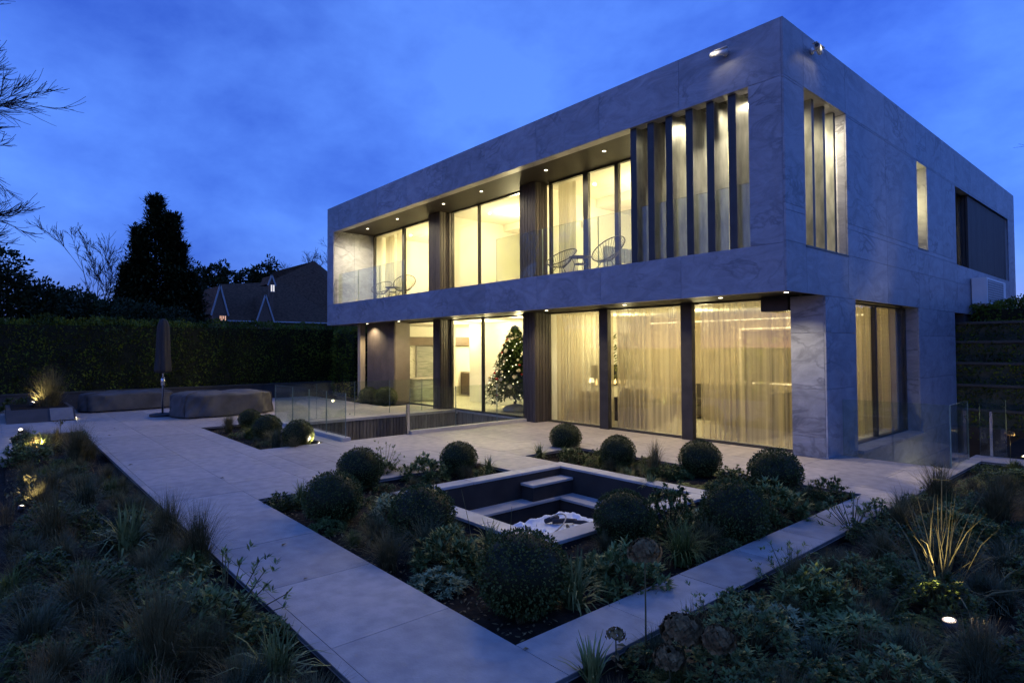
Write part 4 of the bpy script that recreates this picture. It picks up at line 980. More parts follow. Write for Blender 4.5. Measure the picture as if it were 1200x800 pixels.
# ------------------------------------------------------------------ trees
def bare_tree(name, loc, label, h, seed, spread=.6, levels=5, r0=.16, lean=(0, 0, 0), nb=(3, 5), trunk=.35, cat='tree', mat='twig', droop=0.0, rmin=.006, n0=None, sp0=None, f1=1.0):
    g = random.Random(seed); t = thing(name, label, cat, loc)
    tm, cm = MB(), MB()
    def grow(p, d, L, r, lev):
        pts = [p]; q = np.array(p, float); dd = np.array(d, float); k = 4 if lev < 2 else 3
        for i in range(k):
            dd = dd+np.array([g.gauss(0, .11), g.gauss(0, .11), g.gauss(.05 if lev > 0 else 0, .07)-droop*(lev > 1)*.1]); dd /= np.linalg.norm(dd)
            q = q+dd*L/k; pts.append(q.copy())
        r1 = max(rmin*.7, r*.55)
        (tm if lev == 0 else cm).tube(pts, [r+(r1-r)*i/k for i in range(k+1)], 7 if lev < 1 else (4 if lev < 3 else 3), cap=False)
        if lev >= levels: return
        n = g.randint(*nb)+(2 if lev == 0 else 0)
        if lev == 0 and n0: n = n0
        for j in range(n):
            f = g.uniform(trunk if lev == 0 else .25, 1.0); x = f*k; i = min(k-1, int(x)); b = pts[i]+(pts[i+1]-pts[i])*(x-i)
            a = g.uniform(0, 2*math.pi); e1 = np.cross(dd, [0, 0, 1.0] if abs(dd[2]) < .9 else [1.0, 0, 0]); e1 /= np.linalg.norm(e1); e2 = np.cross(dd, e1)
            sp = (sp0 if lev == 0 and sp0 else spread)*g.uniform(.6, 1.3); nd = dd*math.cos(sp)+(e1*math.cos(a)+e2*math.sin(a))*math.sin(sp); nd = nd/np.linalg.norm(nd)
            grow(b, nd, L*g.uniform(.45, .72)*(f1 if lev == 0 else .9 if f1 < 1 else 1), max(rmin, r*(1-f*.5)*(.28 if lev == 0 and n0 else .5)), lev+1)
    d0 = np.array([lean[0], lean[1], 1.0]); d0 /= np.linalg.norm(d0)
    grow(np.zeros(3), d0, h*.62, r0, 0)
    tm.build('trunk', 'bark', t, True); cm.build('crown', mat, t)
    return t
bare_tree('bare_tree', (-20.5, -11.95, -.1), 'big leafless tree reaching in from the left edge', 18.5, 5, spread=.42, levels=4, r0=.24, nb=(6, 8), trunk=.22, rmin=.010, n0=52, sp0=1.2, f1=.46)
bare_tree('bare_tree', (-38, -5.9, -.1), 'small leafless tree between the dark trees left of the tall conifer', 7.6, 8, spread=.45, levels=5, r0=.1, nb=(3, 4), rmin=.012)
bare_tree('bare_tree', (-58, 17.6, -.1), 'leafless tree behind the end of the house roof', 13.0, 12, spread=.6, levels=5, r0=.2, nb=(3, 5), rmin=.016)
bare_tree('bare_tree', (3.2, 27.5, 0), 'leafless tree beyond the right end of the house', 10.8, 21, spread=.7, levels=6, r0=.2, nb=(3, 4), rmin=.009, trunk=.2)
def conifer(loc, label, axes, seed, n_br=420):
    """axes: (dx, dy, height, radius) stems sharing one crown"""
    g = np.random.default_rng(seed); t = thing('conifer_tree', label, 'tree', loc); P, D, Ls = [], [], []
    for (dx, dy, H, Rr) in axes:
        MB().tube([(dx*.3, dy*.3, 0), (dx, dy, H*.5), (dx, dy, H*.97)], [.22, .13, .02], 7).build('trunk', 'bark', t, True)
        for k in range(n_br):
            f = (k/n_br)**.85; z = .06*H+f*.94*H; a = k*2.39996+g.normal(0, .3)
            rr = Rr*(1-f)**1.22*g.uniform(.58, 1.3)*(.75+.25*min(1, f*5+.3)); rr = max(rr, .16)
            tip = np.array([dx+rr*math.cos(a), dy+rr*math.sin(a), z-.10*rr+.12]); base = np.array([dx, dy, z+.12*rr])
            for q in np.linspace(.12, 1, 30)**.62:
                p = base+(tip-base)*q; w_ = .17
                P.append(p+g.normal(0, w_, 3)*np.array([1, 1, .6])); D.append(unit(tip-base)*.8+g.normal(0, .45, 3)+np.array([0, 0, .1])); Ls.append(g.uniform(.18, .36))
            if k % 2 == 0:                       # ragged sprays standing out of the outline
                for q in range(7): P.append(tip*1.0+(tip-base)*g.uniform(-.05, .16)+g.normal(0, .06, 3)); D.append(unit(tip-base)+g.normal(0, .4, 3)+np.array([0, 0, .5])); Ls.append(g.uniform(.2, .38))
    V, F = leaf_quads(np.array(P), unit(np.array(D)), np.array(Ls), .11)
    link('crown', np_mesh('crown', V, F, 'conifer_leaf'), t)
conifer((-34, -2.2, -.1), 'tall dark conifer rising above the clipped hedge', [(0, -.25, 10.4, 3.7), (.2, .50, 9.5, 3.3), (.2, -1.05, 8.5, 2.6), (0, .9, 7.9, 2.8), (0, -1.5, 6.4, 2.6), (0, 1.5, 6.2, 2.6)], 2, 330)
def cloud_tree(name, loc, label, H, clumps, L, n, seed, mat='conifer_leaf', tr=.16):
    g = np.random.default_rng(seed); t = thing(name, label, 'tree', loc); P, D = [], []
    mbt = MB().tube([(0, 0, 0), (.05, .03, H*.5), (0, 0, H*.8)], [tr, tr*.7, tr*.25], 7)
    for (cx, cy_, cz, rx, rz_) in clumps:
        mbt.tube([(0, 0, H*.35), (cx*.6, cy_*.6, cz*.8), (cx, cy_, cz)], [tr*.4, tr*.25, .02], 5)
        m = int(n*rx*rx*rz_/sum(c[3]**2*c[4] for c in clumps)); q = unit(g.normal(0, 1, (m, 3))); r_ = g.uniform(.35, 1, m)**.5*(1+.16*np.sin(q[:, 0]*7+q[:, 2]*5))
        p = q*r_[:, None]*np.array([rx, rx, rz_])+np.array([cx, cy_, cz]); P.append(p); D.append(unit(q+g.normal(0, .7, (m, 3))))
    P, D = np.concatenate(P), np.concatenate(D)
    V, F = leaf_quads(P, D, g.uniform(.6, 1.3, len(P))*L, L*.45, up=unit(g.normal(0, 1, P.shape)))
    link('crown', np_mesh('crown', V, F, mat), t); mbt.build('trunk', 'bark', t, True)
cloud_tree('evergreen_tree', (-27, -9.2, -.1), 'broad dark evergreen at the far left under the bare branches', 5.4,
           [(0, 0, 3.5, 1.7, 1.9), (0, 1.2, 3.4, 1.4, 1.5), (.2, -1, 4.4, 1.4, 1.6), (0, 2.0, 3.0, 1.1, 1.2), (0, .2, 5.2, .9, .9)], .2, 13000, 1)
cloud_tree('evergreen_tree', (-28.5, -6.6, -.1), 'low dark evergreen between the broad evergreen and the small bare tree', 4.4,
           [(0, 0, 3.2, 1.4, 1.4), (0, 1.0, 3.0, 1.1, 1.2), (0, -1.0, 3.6, 1.1, 1.2), (0, .2, 4.2, .6, .6)], .18, 9000, 2)
cloud_tree('evergreen_tree', (-30, -4.6, -.1), 'low rounded evergreen in front of the tall conifer', 4.3,
           [(0, 0, 3.2, 1.3, 1.3), (0, 1.2, 3.1, 1.1, 1.2), (0, -1.1, 3.3, 1.1, 1.2), (0, 2.4, 3.0, 1.0, 1.1)], .18, 9000, 3)
cloud_tree('pine_tree', (-52, 5.0, -.1), 'dark pine with ragged top behind the neighbouring house, nearest the conifer', 10,
           [(0, -.9, 8.2, .9, .8), (0, .3, 8.6, 1.0, .7), (0, 1.4, 8.2, 1.0, .7), (0, 0, 7.2, 1.6, .9), (0, -1.3, 9.1, .35, .5), (0, .9, 9.3, .45, .5)], .34, 3600, 4)
cloud_tree('pine_tree', (-52, 9.3, -.1), 'dark pine with a pointed top behind the roof dormer of the neighbouring house', 10.6,
           [(0, -1.2, 8.5, 1.0, .7), (0, 0, 9.0, 1.0, .7), (0, .8, 9.7, .5, .7), (0, .2, 8.0, 1.6, .9), (0, .55, 10.2, .3, .5)], .34, 3000, 5)
cloud_tree('pine_tree', (-50, 2.6, -.1), 'dark tree filling the gap between the conifer and the gabled house', 8.4,
           [(0, -.7, 6.6, 1.2, 1.0), (0, .8, 6.4, 1.1, 1.0), (0, 0, 5.4, 1.7, 1.4)], .32, 4200, 6)
cloud_tree('evergreen_tree', (2.9, 19.8, 2.0), 'dark shrubby tree at the right edge behind the top hedge', 2.6, [(0, 0, 1.5, .9, 1.0), (.6, .4, 1.2, .8, .8)], .12, 3000, 7)

# ------------------------------------------------------------------ neighbouring house
nh = thing('gabled_house', 'brick house with steep tiled roof, white trimmed gables and lit windows beyond the hedge', 'house', (-42, 6.5, 0))
def prism_roof(y0, y1, x0, x1, ze, zr, yr=None, name='roof'):
    """gable roof with its gable facing +x"""
    yr = (y0+y1)/2 if yr is None else yr
    MB().add([(x1, y0, ze), (x1, y1, ze), (x1, yr, zr), (x0, y0, ze), (x0, y1, ze), (x0, yr, zr)], [(0, 1, 2), (3, 5, 4), (0, 2, 5, 3), (1, 4, 5, 2), (0, 3, 4, 1)]).build(name, 'roof_tile', nh)
MB().box(-9, -.6, -3.4, 9, 0, 4.3).build('wall', 'brick', nh)
def roof_mesh(V, F): MB().add([(v[0]+42, v[1]-6.5, v[2]) for v in V], F).build('roof', 'roof_tile', nh)
roof_mesh([(-42.2, 2.6, 4.0), (-42.2, 12.6, 4.0), (-46.2, 8.9, 7.55), (-46.2, 4.2, 7.02), (-50, 2.6, 4.0), (-50, 12.6, 4.0)], [(0, 1, 2, 3), (3, 2, 5, 4), (0, 3, 4), (1, 5, 2)])
roof_mesh([(-42.4, 6.6, 4.0), (-42.4, 13.6, 4.0), (-47, 13.45, 8.72), (-47, 12.07, 9.67), (-47, 8.5, 8.43), (-46.4, 7.6, 7.3), (-51, 6.6, 4.0), (-51, 14, 4.0)], [(0, 1, 2, 3, 4, 5), (2, 7, 6, 5, 4, 3), (1, 7, 2), (0, 5, 6)])
MB().tube([(-.15, -3.9, 3.98), (-.15, 6.1, 3.98)], .06, 6).build('gutter', 'white_board', nh)
def gable(yc, hw, ze, zr, xf, back, nm):
    prism_roof(yc-hw, yc+hw, xf-back, xf, ze, zr)
    gm = MB().add([(xf+.01, yc-hw, ze), (xf+.01, yc+hw, ze), (xf+.01, yc, zr)], [(0, 1, 2)]).box(xf-.3, xf-.004, yc-hw+.08, yc+hw-.08, ze-2.6, ze).build('gable_wall', 'brick', nh)
    for s_ in (-1, 1):
        a, b = Vector((xf+.05, yc+s_*(hw+.06), ze-.12)), Vector((xf+.05, yc, zr+.06)); d = (b-a).normalized(); nrm = Vector((0, d.z, -d.y))*.055
        V = [a-nrm, a+nrm, b+nrm, b-nrm]; V += [v+Vector((.04, 0, 0)) for v in V]
        MB().add(V, [(0, 1, 2, 3), (7, 6, 5, 4), (0, 4, 5, 1), (1, 5, 6, 2), (2, 6, 7, 3), (3, 7, 4, 0)]).build('bargeboard', 'white_board', nh)
gable(-3.48, .52, 4.45, 6.5, 0.0, 4.2, 'a'); gable(-.30, .70, 3.75, 5.95, 0.0, 3.5, 'b'); gable(.17, .23, 6.85, 7.5, -.05, 2.0, 'c')
def lit(y0, y1, z0, z1, mat, n, xf):
    f = MB().box(xf, xf+.03, y0, y1, z0, z1).build('window', 'white_board' if mat == 'lit_window_white' else 'brick', nh); w_ = (y1-y0)/n
    for i in range(n): MB().box(xf+.031, xf+.036, y0+i*w_+.03, y0+(i+1)*w_-.03, z0+.04, z1-.04).build('pane', mat, f)
lit(-3.52, -3.05, 3.95, 4.36, 'lit_window_orange', 4, .02); lit(.08, .40, 6.25, 6.82, 'lit_window_white', 2, -.03)

# ------------------------------------------------------------------ planting
def blades(n, L, spread, W, seed, nseg=4, base_r=.04, droop=1.0, Lvar=.35):
    """arching blades -> quads"""
    g = np.random.default_rng(seed); a = g.uniform(0, 2*np.pi, n); sp = np.abs(g.normal(0, spread, n)); ln = L*g.uniform(1-Lvar, 1+Lvar*.6, n)
    r0 = base_r*np.sqrt(g.uniform(0, 1, n)); a0 = g.uniform(0, 2*np.pi, n)
    p = np.stack([r0*np.cos(a0), r0*np.sin(a0), np.zeros(n)], -1); pts = [p]; th = sp*.5
    for i in range(nseg):
        d = np.stack([np.sin(th)*np.cos(a), np.sin(th)*np.sin(a), np.cos(th)], -1); p = p+d*(ln/nseg)[:, None]; pts.append(p)
        th = th+sp*droop*(.5+.35*i)+g.normal(0, .06, n)
    S = np.stack([-np.sin(a), np.cos(a), np.zeros(n)], -1); Vs = []
    for i, q in enumerate(pts):
        w_ = W*(1-(i/nseg)**1.6)*.5+W*.04; Vs += [q-S*w_, q+S*w_]
    V = np.stack(Vs, 1).reshape(-1, 3); k = 2*(nseg+1); b = np.arange(n)[:, None]*k
    F = np.concatenate([b+np.array([[2*i, 2*i+1, 2*i+3, 2*i+2]]) for i in range(nseg)], 0)
    return V, F
def rosettes(n, rx, h, L, W, seed, per=9, low=.1, open_=.9):
    """dome of twig tips, each carrying a whorl of leaves; returns leaves and twigs"""
    g = np.random.default_rng(seed); q = g.normal(0, 1, (n, 3)); q[:, 2] = np.abs(q[:, 2])*.9+.05; q = unit(q)
    r_ = g.uniform(.55, 1.0, n)**.6*(1+.15*np.sin(q[:, 0]*6+seed)*np.cos(q[:, 1]*5))
    T = q*r_[:, None]*np.array([rx, rx, h])+np.array([0, 0, low*h]); ax = unit(q+np.array([0, 0, .55])+g.normal(0, .2, (n, 3)))
    P, D = [], []
    e1 = unit(np.cross(ax, np.tile([0.31, .77, .2], (n, 1)))); e2 = np.cross(ax, e1)
    for k in range(per):
        a = 2*np.pi*k/per*1.0+g.uniform(0, .8, n); tilt = g.uniform(.45, 1.25, n)*open_
        d = ax*np.cos(tilt)[:, None]+(e1*np.cos(a)[:, None]+e2*np.sin(a)[:, None])*np.sin(tilt)[:, None]
        P.append(T-ax*g.uniform(0, .05, n)[:, None]*rx*1.5); D.append(unit(d))
    P, D = np.concatenate(P), np.concatenate(D)
    V, F = leaf_quads(P, D, g.uniform(.65, 1.15, len(P))*L, W, fold=.06)
    mb = MB()
    for i in range(min(n, 26)): mb.tube([(0, 0, 0), T[i]*.5+[0, 0, .02], T[i]], [.008, .005, .003], 3, cap=False)
    return V, F, mb
def ball_mesh(seed, n=5200, r=.32, sz=.94):
    g = np.random.default_rng(seed); q = unit(g.normal(0, 1, (n, 3))); q = q[q[:, 2] > -.86]; n = len(q)
    lump = 1+.022*np.sin(q[:, 0]*9+seed)*np.sin(q[:, 1]*8)+.015*np.sin(q[:, 2]*14+q[:, 0]*11)
    P = q*(r*lump*g.uniform(.90, 1.0, n))[:, None]*np.array([1, 1, sz])
    stray = g.uniform(0, 1, n) < .05; P[stray] *= g.uniform(1.03, 1.11, (stray.sum(), 1))
    D = unit(q*.8+g.normal(0, .55, (n, 3)))
    V, F = leaf_quads(P, D, g.uniform(.016, .030, n), .014, up=unit(g.normal(0, 1, (n, 3))))
    return np_mesh('foliage', V, F, 'box_leaf')
_balls = [ball_mesh(s_) for s_ in (1, 2, 3)]
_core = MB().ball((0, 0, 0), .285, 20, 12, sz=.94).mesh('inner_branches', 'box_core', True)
_stem = MB().tube([(0, 0, -.36), (0, 0, -.15)], [.03, .02], 7).mesh('stem', 'bark', True)
GB = 'clipped box balls in the planting beds'
def box_ball(x, y, r, label, k=0, z=None):
    s_ = r/.32; b = thing('box_ball', label, 'topiary', (x, y, r*.86-.09 if z is None else z), k*1.3, GB)
    jx, jy, jz = rnd.uniform(.94, 1.05), rnd.uniform(.94, 1.05), rnd.uniform(.92, 1.04)
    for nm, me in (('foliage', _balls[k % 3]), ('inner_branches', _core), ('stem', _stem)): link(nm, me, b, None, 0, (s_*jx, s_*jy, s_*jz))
for k, (x, y, r, lab) in enumerate([
    (-11.5, -4.30, .28, 'furthest of three box balls in the small bed by the glass balustrade'),
    (-9.3, -4.62, .32, 'middle of three box balls in the small bed by the glass balustrade'),
    (-7.82, -4.5, .31, 'box ball with its side lit by a garden light'),
    (-3.70, -5.22, .32, 'box ball at the back of the left corner of the sunken pit bed'),
    (-2.37, -6.21, .325, 'box ball at the left corner of the bed beside the wide path'),
    (-3.56, -3.6, .29, 'box ball alone by the gap in the bed where steps enter the pit'),
    (-1.15, -5.80, .33, 'box ball close to the left edge of the pit, beyond the biggest one'),
    (0.76, -6.12, .335, 'nearest and largest looking box ball in the front corner of the bed'),
    (-3.91, -0.73-.1, .30, 'leftmost box ball of the row before the lounge windows'),
    (-2.22, -1.34, .29, 'second box ball of the row before the lounge windows, by the pit corner'),
    (-0.92, -0.98, .31, 'box ball before the right lounge window, above a leafy shrub'),
    (0.37, -1.25, .34, 'box ball nearest the stone pillar at the right end of the house'),
    (0.31, -4.36, .315, 'box ball overlapping the right edge of the white fire table'),
    (1.0, -3.46, .345, 'box ball beside the narrow path on the right of the bed')]): box_ball(x, y, r, lab, k)
box_ball(-14.95, 0.75, .36, 'left of two box balls at the foot of the brown wall', 1); box_ball(-13.95, .85, .40, 'right of two box balls at the foot of the brown wall', 2)

PM = {}
def proto_grass(key, mat, *a, **k): PM[key] = [('foliage', np_mesh('foliage', *blades(*a, **k), mat))]
proto_grass('tan', 'grass_tan', 420, .46, .42, .005, 1, base_r=.05); proto_grass('blue', 'grass_blue', 420, .40, .55, .006, 2, base_r=.06)
proto_grass('green', 'grass_green', 300, .36, .55, .008, 3, base_r=.06); proto_grass('sedge', 'strap_leaf', 110, .34, .62, .017, 4, base_r=.05)
proto_grass('wispy', 'grass_tan', 64, .66, .85, .009, 15, base_r=.07, droop=.28); proto_grass('spiky', 'strap_leaf', 60, .42, .5, .024, 5, base_r=.04, droop=.35); proto_grass('fine', 'grass_tan', 700, .52, .35, .0032, 6, base_r=.06, droop=.8)
proto_grass('dead', 'dried_head', 130, .42, .3, .006, 21, base_r=.10, droop=.5)
def proto_shrub(key, mat, *a, **k):
    V, F, mb = rosettes(*a, **k); PM[key] = [('foliage', np_mesh('foliage', V, F, mat)), ('stem', mb.mesh('stem', 'stem_green'))]
proto_shrub('shrub', 'shrub_leaf', 190, .32, .34, .075, .022, 1); proto_shrub('shrub2', 'shrub_leaf', 150, .30, .42, .06, .020, 2)
proto_shrub('silver', 'silver_leaf', 130, .28, .26, .07, .020, 3); proto_shrub('deep', 'deep_leaf', 260, .32, .42, .05, .022, 4)
proto_shrub('airy', 'shrub_leaf', 70, .42, .55, .055, .016, 5, per=6); proto_shrub('small', 'deep_leaf', 120, .26, .26, .045, .02, 6)
def proto_fern():
    P, D, L = [], [], []
    g = np.random.default_rng(5)
    for k in range(16):
        a = k*2.39996; el = g.uniform(.5, 1.0)
        for j in range(22):
            t = j/21; r_ = .36*t; z = .34*t*el-.30*t*t*el; c = np.array([r_*math.cos(a), r_*math.sin(a), z+.02]); s_ = np.array([-math.sin(a), math.cos(a), 0])
            for sg in (-1, 1): P.append(c); D.append(s_*sg+np.array([math.cos(a), math.sin(a), 0])*.35); L.append(.075*math.sin(math.pi*(t*.85+.12))+.01)
    V, F = leaf_quads(np.array(P), unit(np.array(D)), np.array(L), .02); PM['fern'] = [('foliage', np_mesh('foliage', V, F, 'grass_green'))]
proto_fern()
NAMES = {'tan': 'grass_tuft', 'blue': 'grass_tuft', 'green': 'grass_tuft', 'fine': 'grass_tuft', 'sedge': 'sedge', 'spiky': 'spiky_plant', 'wispy': 'spiky_plant', 'shrub': 'shrub', 'shrub2': 'shrub', 'silver': 'shrub', 'deep': 'shrub', 'airy': 'shrub', 'small': 'shrub', 'fern': 'fern'}
def plant(kind, px, py, s_, label, sz=1.0, group=None, xy=None):
    p = at(px, py, 'z', -.1) if xy is None else (*xy, -.1)
    if group == GM: s_ *= 1.12
    t = thing(NAMES[kind], label, NAMES[kind].split('_')[0] if NAMES[kind] != 'spiky_plant' else 'plant', (p[0], p[1], -.11), rnd.uniform(0, 6.28), group)
    for nm, me in PM[kind]: link(nm, me, t, None, 0, (s_, s_, s_*sz))
    return t
GL = 'plants of the dark bed at the left front'; GM = 'plants round the sunken pit'; GR = 'plants of the bed at the right front'; GS = 'plants of the small bed by the balustrade'
for a in [
  # central bed, left arm
  ('small', 330, 597, .8, 'low dark shrub at the left corner of the pit bed', .9, GM), ('sedge', 352, 592, .8, 'tuft of strappy leaves left of the left corner box ball', 1, GM),
  ('shrub', 448, 560, .8, 'leafy shrub between the left corner box balls and the pale coping', .9, GM), ('shrub', 500, 563, 1.0, 'pale whorled shrub along the pit coping near the lone box ball', .9, GM),
  ('sedge', 572, 555, .8, 'tuft of strap leaves at the end of the bed beside the pit steps', .9, GM), ('airy', 452, 556, .7, 'sparse upright shrub with reddish seed stems behind the left box balls', 1.2, GM),
  ('silver', 466, 608, 1.0, 'silvery leaved shrub left of the pit coping', .9, GM), ('tan', 440, 640, .9, 'soft buff grass below the left corner box ball', .7, GM), ('blue', 500, 655, 1.1, 'bluish grass mound before the box ball at the pit edge', .8, GM),
  ('shrub', 526, 670, .9, 'whorled leafy shrub between the pit edge box ball and the nearest box ball', 1.0, GM), ('fine', 455, 668, 1.0, 'wispy grass at the edge of the wide path', .6, GM), ('silver', 515, 690, .8, 'low grey leaved plant left of the nearest box ball', .6, GM),
  ('sedge', 575, 655, .9, 'pale strap leaved tuft behind the nearest box ball', 1.0, GM), ('sedge', 672, 715, 1.15, 'strap leaved plant right of the nearest box ball', .9, GM), ('shrub2', 690, 680, .55, 'leafy shrub in front of the white fire table', .8, GM),
  ('shrub', 735, 694, .95, 'broad dark green shrub at the narrow path in front of the pit', .95, GM), ('green', 800, 660, 1.2, 'green grass mound spilling towards the narrow path', .8, GM), ('deep', 787, 628, .9, 'upright conical shrub between the two box balls right of the pit', 1.15, GM),
  ('silver', 822, 622, .9, 'silver grey plant between the conical shrub and the path side box ball', .8, GM), ('tan', 830, 650, .9, 'thin buff grass below the path side box ball', .7, GM), ('shrub', 905, 612, 1.1, 'pale whorled shrub behind the path side box ball', 1.0, GM),
  ('tan', 925, 605, .9, 'buff grass right of the pale whorled shrub', .7, GM), ('small', 970, 590, 1.0, 'rounded dark shrub at the right tip of the pit bed', 1.1, GM), ('tan', 950, 592, .9, 'buff grass beside the rounded shrub at the right tip', .6, GM),
  # back row before the lounge windows
  ('sedge', 632, 538, .9, 'strappy plant left of the leftmost window box ball', .8, GM), ('deep', 673, 543, .75, 'glossy dark shrub below the leftmost window box ball', .7, GM), ('green', 705, 545, .7, 'green grass between the first two window box balls', .7, GM),
  ('tan', 768, 556, .85, 'tall buff grass tuft before the middle lounge pane', 1.2, GM), ('small', 782, 560, .85, 'small dark leafy shrub right of the tall buff grass', .9, GM), ('sedge', 762, 572, .9, 'spreading strap leaves at the pit coping', .6, GM), ('fern', 810, 578, .9, 'green fern at the right end of the pit coping', .9, GM),
  ('deep', 858, 577, .85, 'glossy rounded shrub under the right window box ball', .8, GM), ('silver', 905, 582, .9, 'pale leaved shrub in front of the box ball by the pillar', .9, GM), ('sedge', 735, 562, .8, 'low strap leaves below the second window box ball', .6, GM),
  # small bed
  ('tan', 268, 507, 1.3, 'buff grass mound at the far tip of the small bed', .8, GS), ('green', 292, 514, 1.2, 'yellow green grass mound in the small bed', .7, GS), ('blue', 323, 525, 1.2, 'blue grey grass mound at the front of the small bed', .8, GS), ('tan', 344, 529, 1.0, 'buff grass below the lit box ball', .7, GS),
  # left front bed
  ('tan', 60, 640, 1.3, 'buff grass clump half way down the left bed edge', .9, GL), ('blue', 100, 600, 1.4, 'grey grass clump behind the bright green sedge', .8, GL), ('sedge', 150, 652, 1.5, 'bright green sedge rosette in the left front bed', .9, GL), ('fine', 195, 645, 1.3, 'hazy grass right of the green sedge', .8, GL),
  ('fine', 232, 668, 1.2, 'grass wisp leaning over the path edge', .9, GL), ('airy', 262, 742, 1.15, 'airy leafy shrub leaning over the wide path', .95, GL), ('shrub', 225, 755, 1.15, 'dense blue green shrub in the left front bed', .9, GL), ('tan', 95, 735, 1.3, 'dark buff grass in front of the green sedge', .8, GL),
  ('fine', 185, 800, 1.3, 'large wispy grass at the bottom of the left bed', .9, GL), ('sedge', 325, 812, 1.2, 'spiky green tuft at the very bottom of the left bed by the path', .9, GL), ('blue', 40, 770, 1.3, 'grey grass at the bottom left corner', .7, GL), ('deep', 300, 762, .8, 'dark low shrub under the airy shrub by the path', .6, GL),
  ('tan', 60, 590, 1.2, 'buff grass beyond the lit seed heads', .8, GL), ('green', 130, 585, 1.2, 'green grass near the far end of the left bed', .7, GL), ('blue', 150, 612, 1.1, 'grey grass at the path edge beside the green grass', .7, GL), ('fine', 90, 545, 1.5, 'tall hazy grass behind the garden lights', .9, GL),
  ('tan', 66, 524, 1.0, 'pale grass right of the glowing strappy plant', .9, GL), ('shrub2', 40, 524, .8, 'small leafy shrub lit from the front, beside the glowing strappy plant', .9, GL),
  ('sedge', 52, 533, 1.3, 'strappy plant glowing in the garden light', .9, GL), ('shrub2', 30, 545, 1.3, 'dark shrub left of the glowing plant', .7, GL), ('fine', 58, 492, 3.0, 'big arching grass in the raised planter', .9, GL), ('small', 22, 486, 2.2, 'yellow green lit shrub in the raised planter', .9, GL), ('tan', 100, 540, 1.4, 'pale grass at the corner of the path by the raised planter', .7, GL),
  # right front bed
  ('airy', 1000, 628, .95, 'airy shrub at the corner where the narrow path meets the terrace', .9, GR), ('shrub2', 1030, 615, .8, 'bushy shrub behind the airy corner shrub', .8, GR), ('fine', 1100, 595, 1.5, 'soft pale grass along the far path', .7, GR), ('blue', 1060, 610, 1.2, 'grey grass right of the bushy shrub', .7, GR),
  ('shrub', 1120, 628, 1.1, 'low green shrub in the middle of the right bed', .7, GR), ('fine', 1170, 620, 1.5, 'pale grass at the right edge of the picture', .7, GR), ('blue', 1180, 680, 1.4, 'grey grass behind the fallen pale stalks', .6, GR),
  ('wispy', 1103, 716, 1.25, 'spiky plant with pale stiff blades behind the bright garden light', 1.1, GR), ('shrub', 960, 722, 1.0, 'leafy shrub overhanging the narrow path in the right bed', .9, GR), ('airy', 925, 690, .8, 'open shrub sending shoots over the narrow path', .9, GR), ('shrub2', 880, 772, 1.0, 'blue green shrub behind the dried flower heads', .8, GR),
  ('airy', 840, 760, .75, 'small shrub with upright shoots at the path edge', .9, GR), ('silver', 915, 745, .95, 'grey green mound in the right bed', .7, GR), ('shrub', 1000, 760, 1.0, 'dark green shrub in front of the spiky plant', .6, GR), ('fern', 1040, 735, 1.0, 'fern like clump lit from the garden light', .8, GR),
  ('shrub2', 1000, 700, .9, 'leafy shrub filling the bed edge between the open shrub and the spiky plant', .8, GR), ('tan', 1035, 672, 1.1, 'buff grass behind the spiky plant towards the narrow path', .8, GR), ('deep', 1060, 650, .9, 'dark rounded shrub behind the spiky plant', .7, GR),
  ('sedge', 1112, 744, .5, 'small curved blades right above the bright garden light', .8, GR),
  ('spiky', 695, 808, .9, 'spiky tuft at the bottom edge by the path corner', .7, GR), ('blue', 960, 800, 1.1, 'grey grass at the bottom of the right bed', .6, GR), ('sedge', 1085, 790, 1.0, 'broad leaved tuft below the bright garden light', .5, GR), ('fine', 1150, 800, 1.1, 'dark wispy grass in the bottom right corner', .6, GR)]:
    plant(*a)
# ---- undergrowth between the named plants
def undergrowth(label_mats, regions, seed, hole=(), big=.95):
    g = np.random.default_rng(seed); acc = {}
    for (x0, x1, y0, y1, n) in regions:
        for i in range(n):
            x, y = g.uniform(x0, x1), g.uniform(y0, y1)
            if any(h[0] < x < h[1] and h[2] < y < h[3] for h in hole): continue
            d = math.hypot(x-CAM[0], y-CAM[1])
            if d < 1.6: continue
            s_ = g.uniform(.42, big); kd = g.choice(label_mats)
            me = PM[kd][0][1]
            if kd not in acc:
                v = np.empty(len(me.vertices)*3, np.float32); me.vertices.foreach_get('co', v); f = np.empty(len(me.loops), np.int32); me.loops.foreach_get('vertex_index', f)
                acc[kd] = (v.reshape(-1, 3), f.reshape(-1, 4), [], [])
            v, f, VV, FF = acc[kd]; a = g.uniform(0, 6.28); c, s2 = math.cos(a), math.sin(a)
            m = max(1, int(len(f)*.45)); pick = f[g.permutation(len(f))[:m]] if len(f) % 4 or kd not in ('tan', 'blue', 'green', 'fine') else f
            w_ = v*s_; w_ = np.stack([w_[:, 0]*c-w_[:, 1]*s2+x, w_[:, 0]*s2+w_[:, 1]*c+y, w_[:, 2]*.75-.11], -1); VV.append(w_); FF.append(f)
    off = 0; V, F, mi, mats = [], [], [], []
    for kd, (v, f, VV, FF) in acc.items():
        mats.append(PM[kd][0][1].materials[0].name)
        for w_, ff in zip(VV, FF): V.append(w_); F.append(ff+off); mi.append(np.full(len(ff), len(mats)-1)); off += len(w_)
    return stuff(link('undergrowth', np_mesh('undergrowth', np.concatenate(V), np.concatenate(F), mats, np.concatenate(mi))))
PH = [(PIT[0]-.05, PIT[1]+.05, PIT[2]-.05, PIT[3]+.05)]
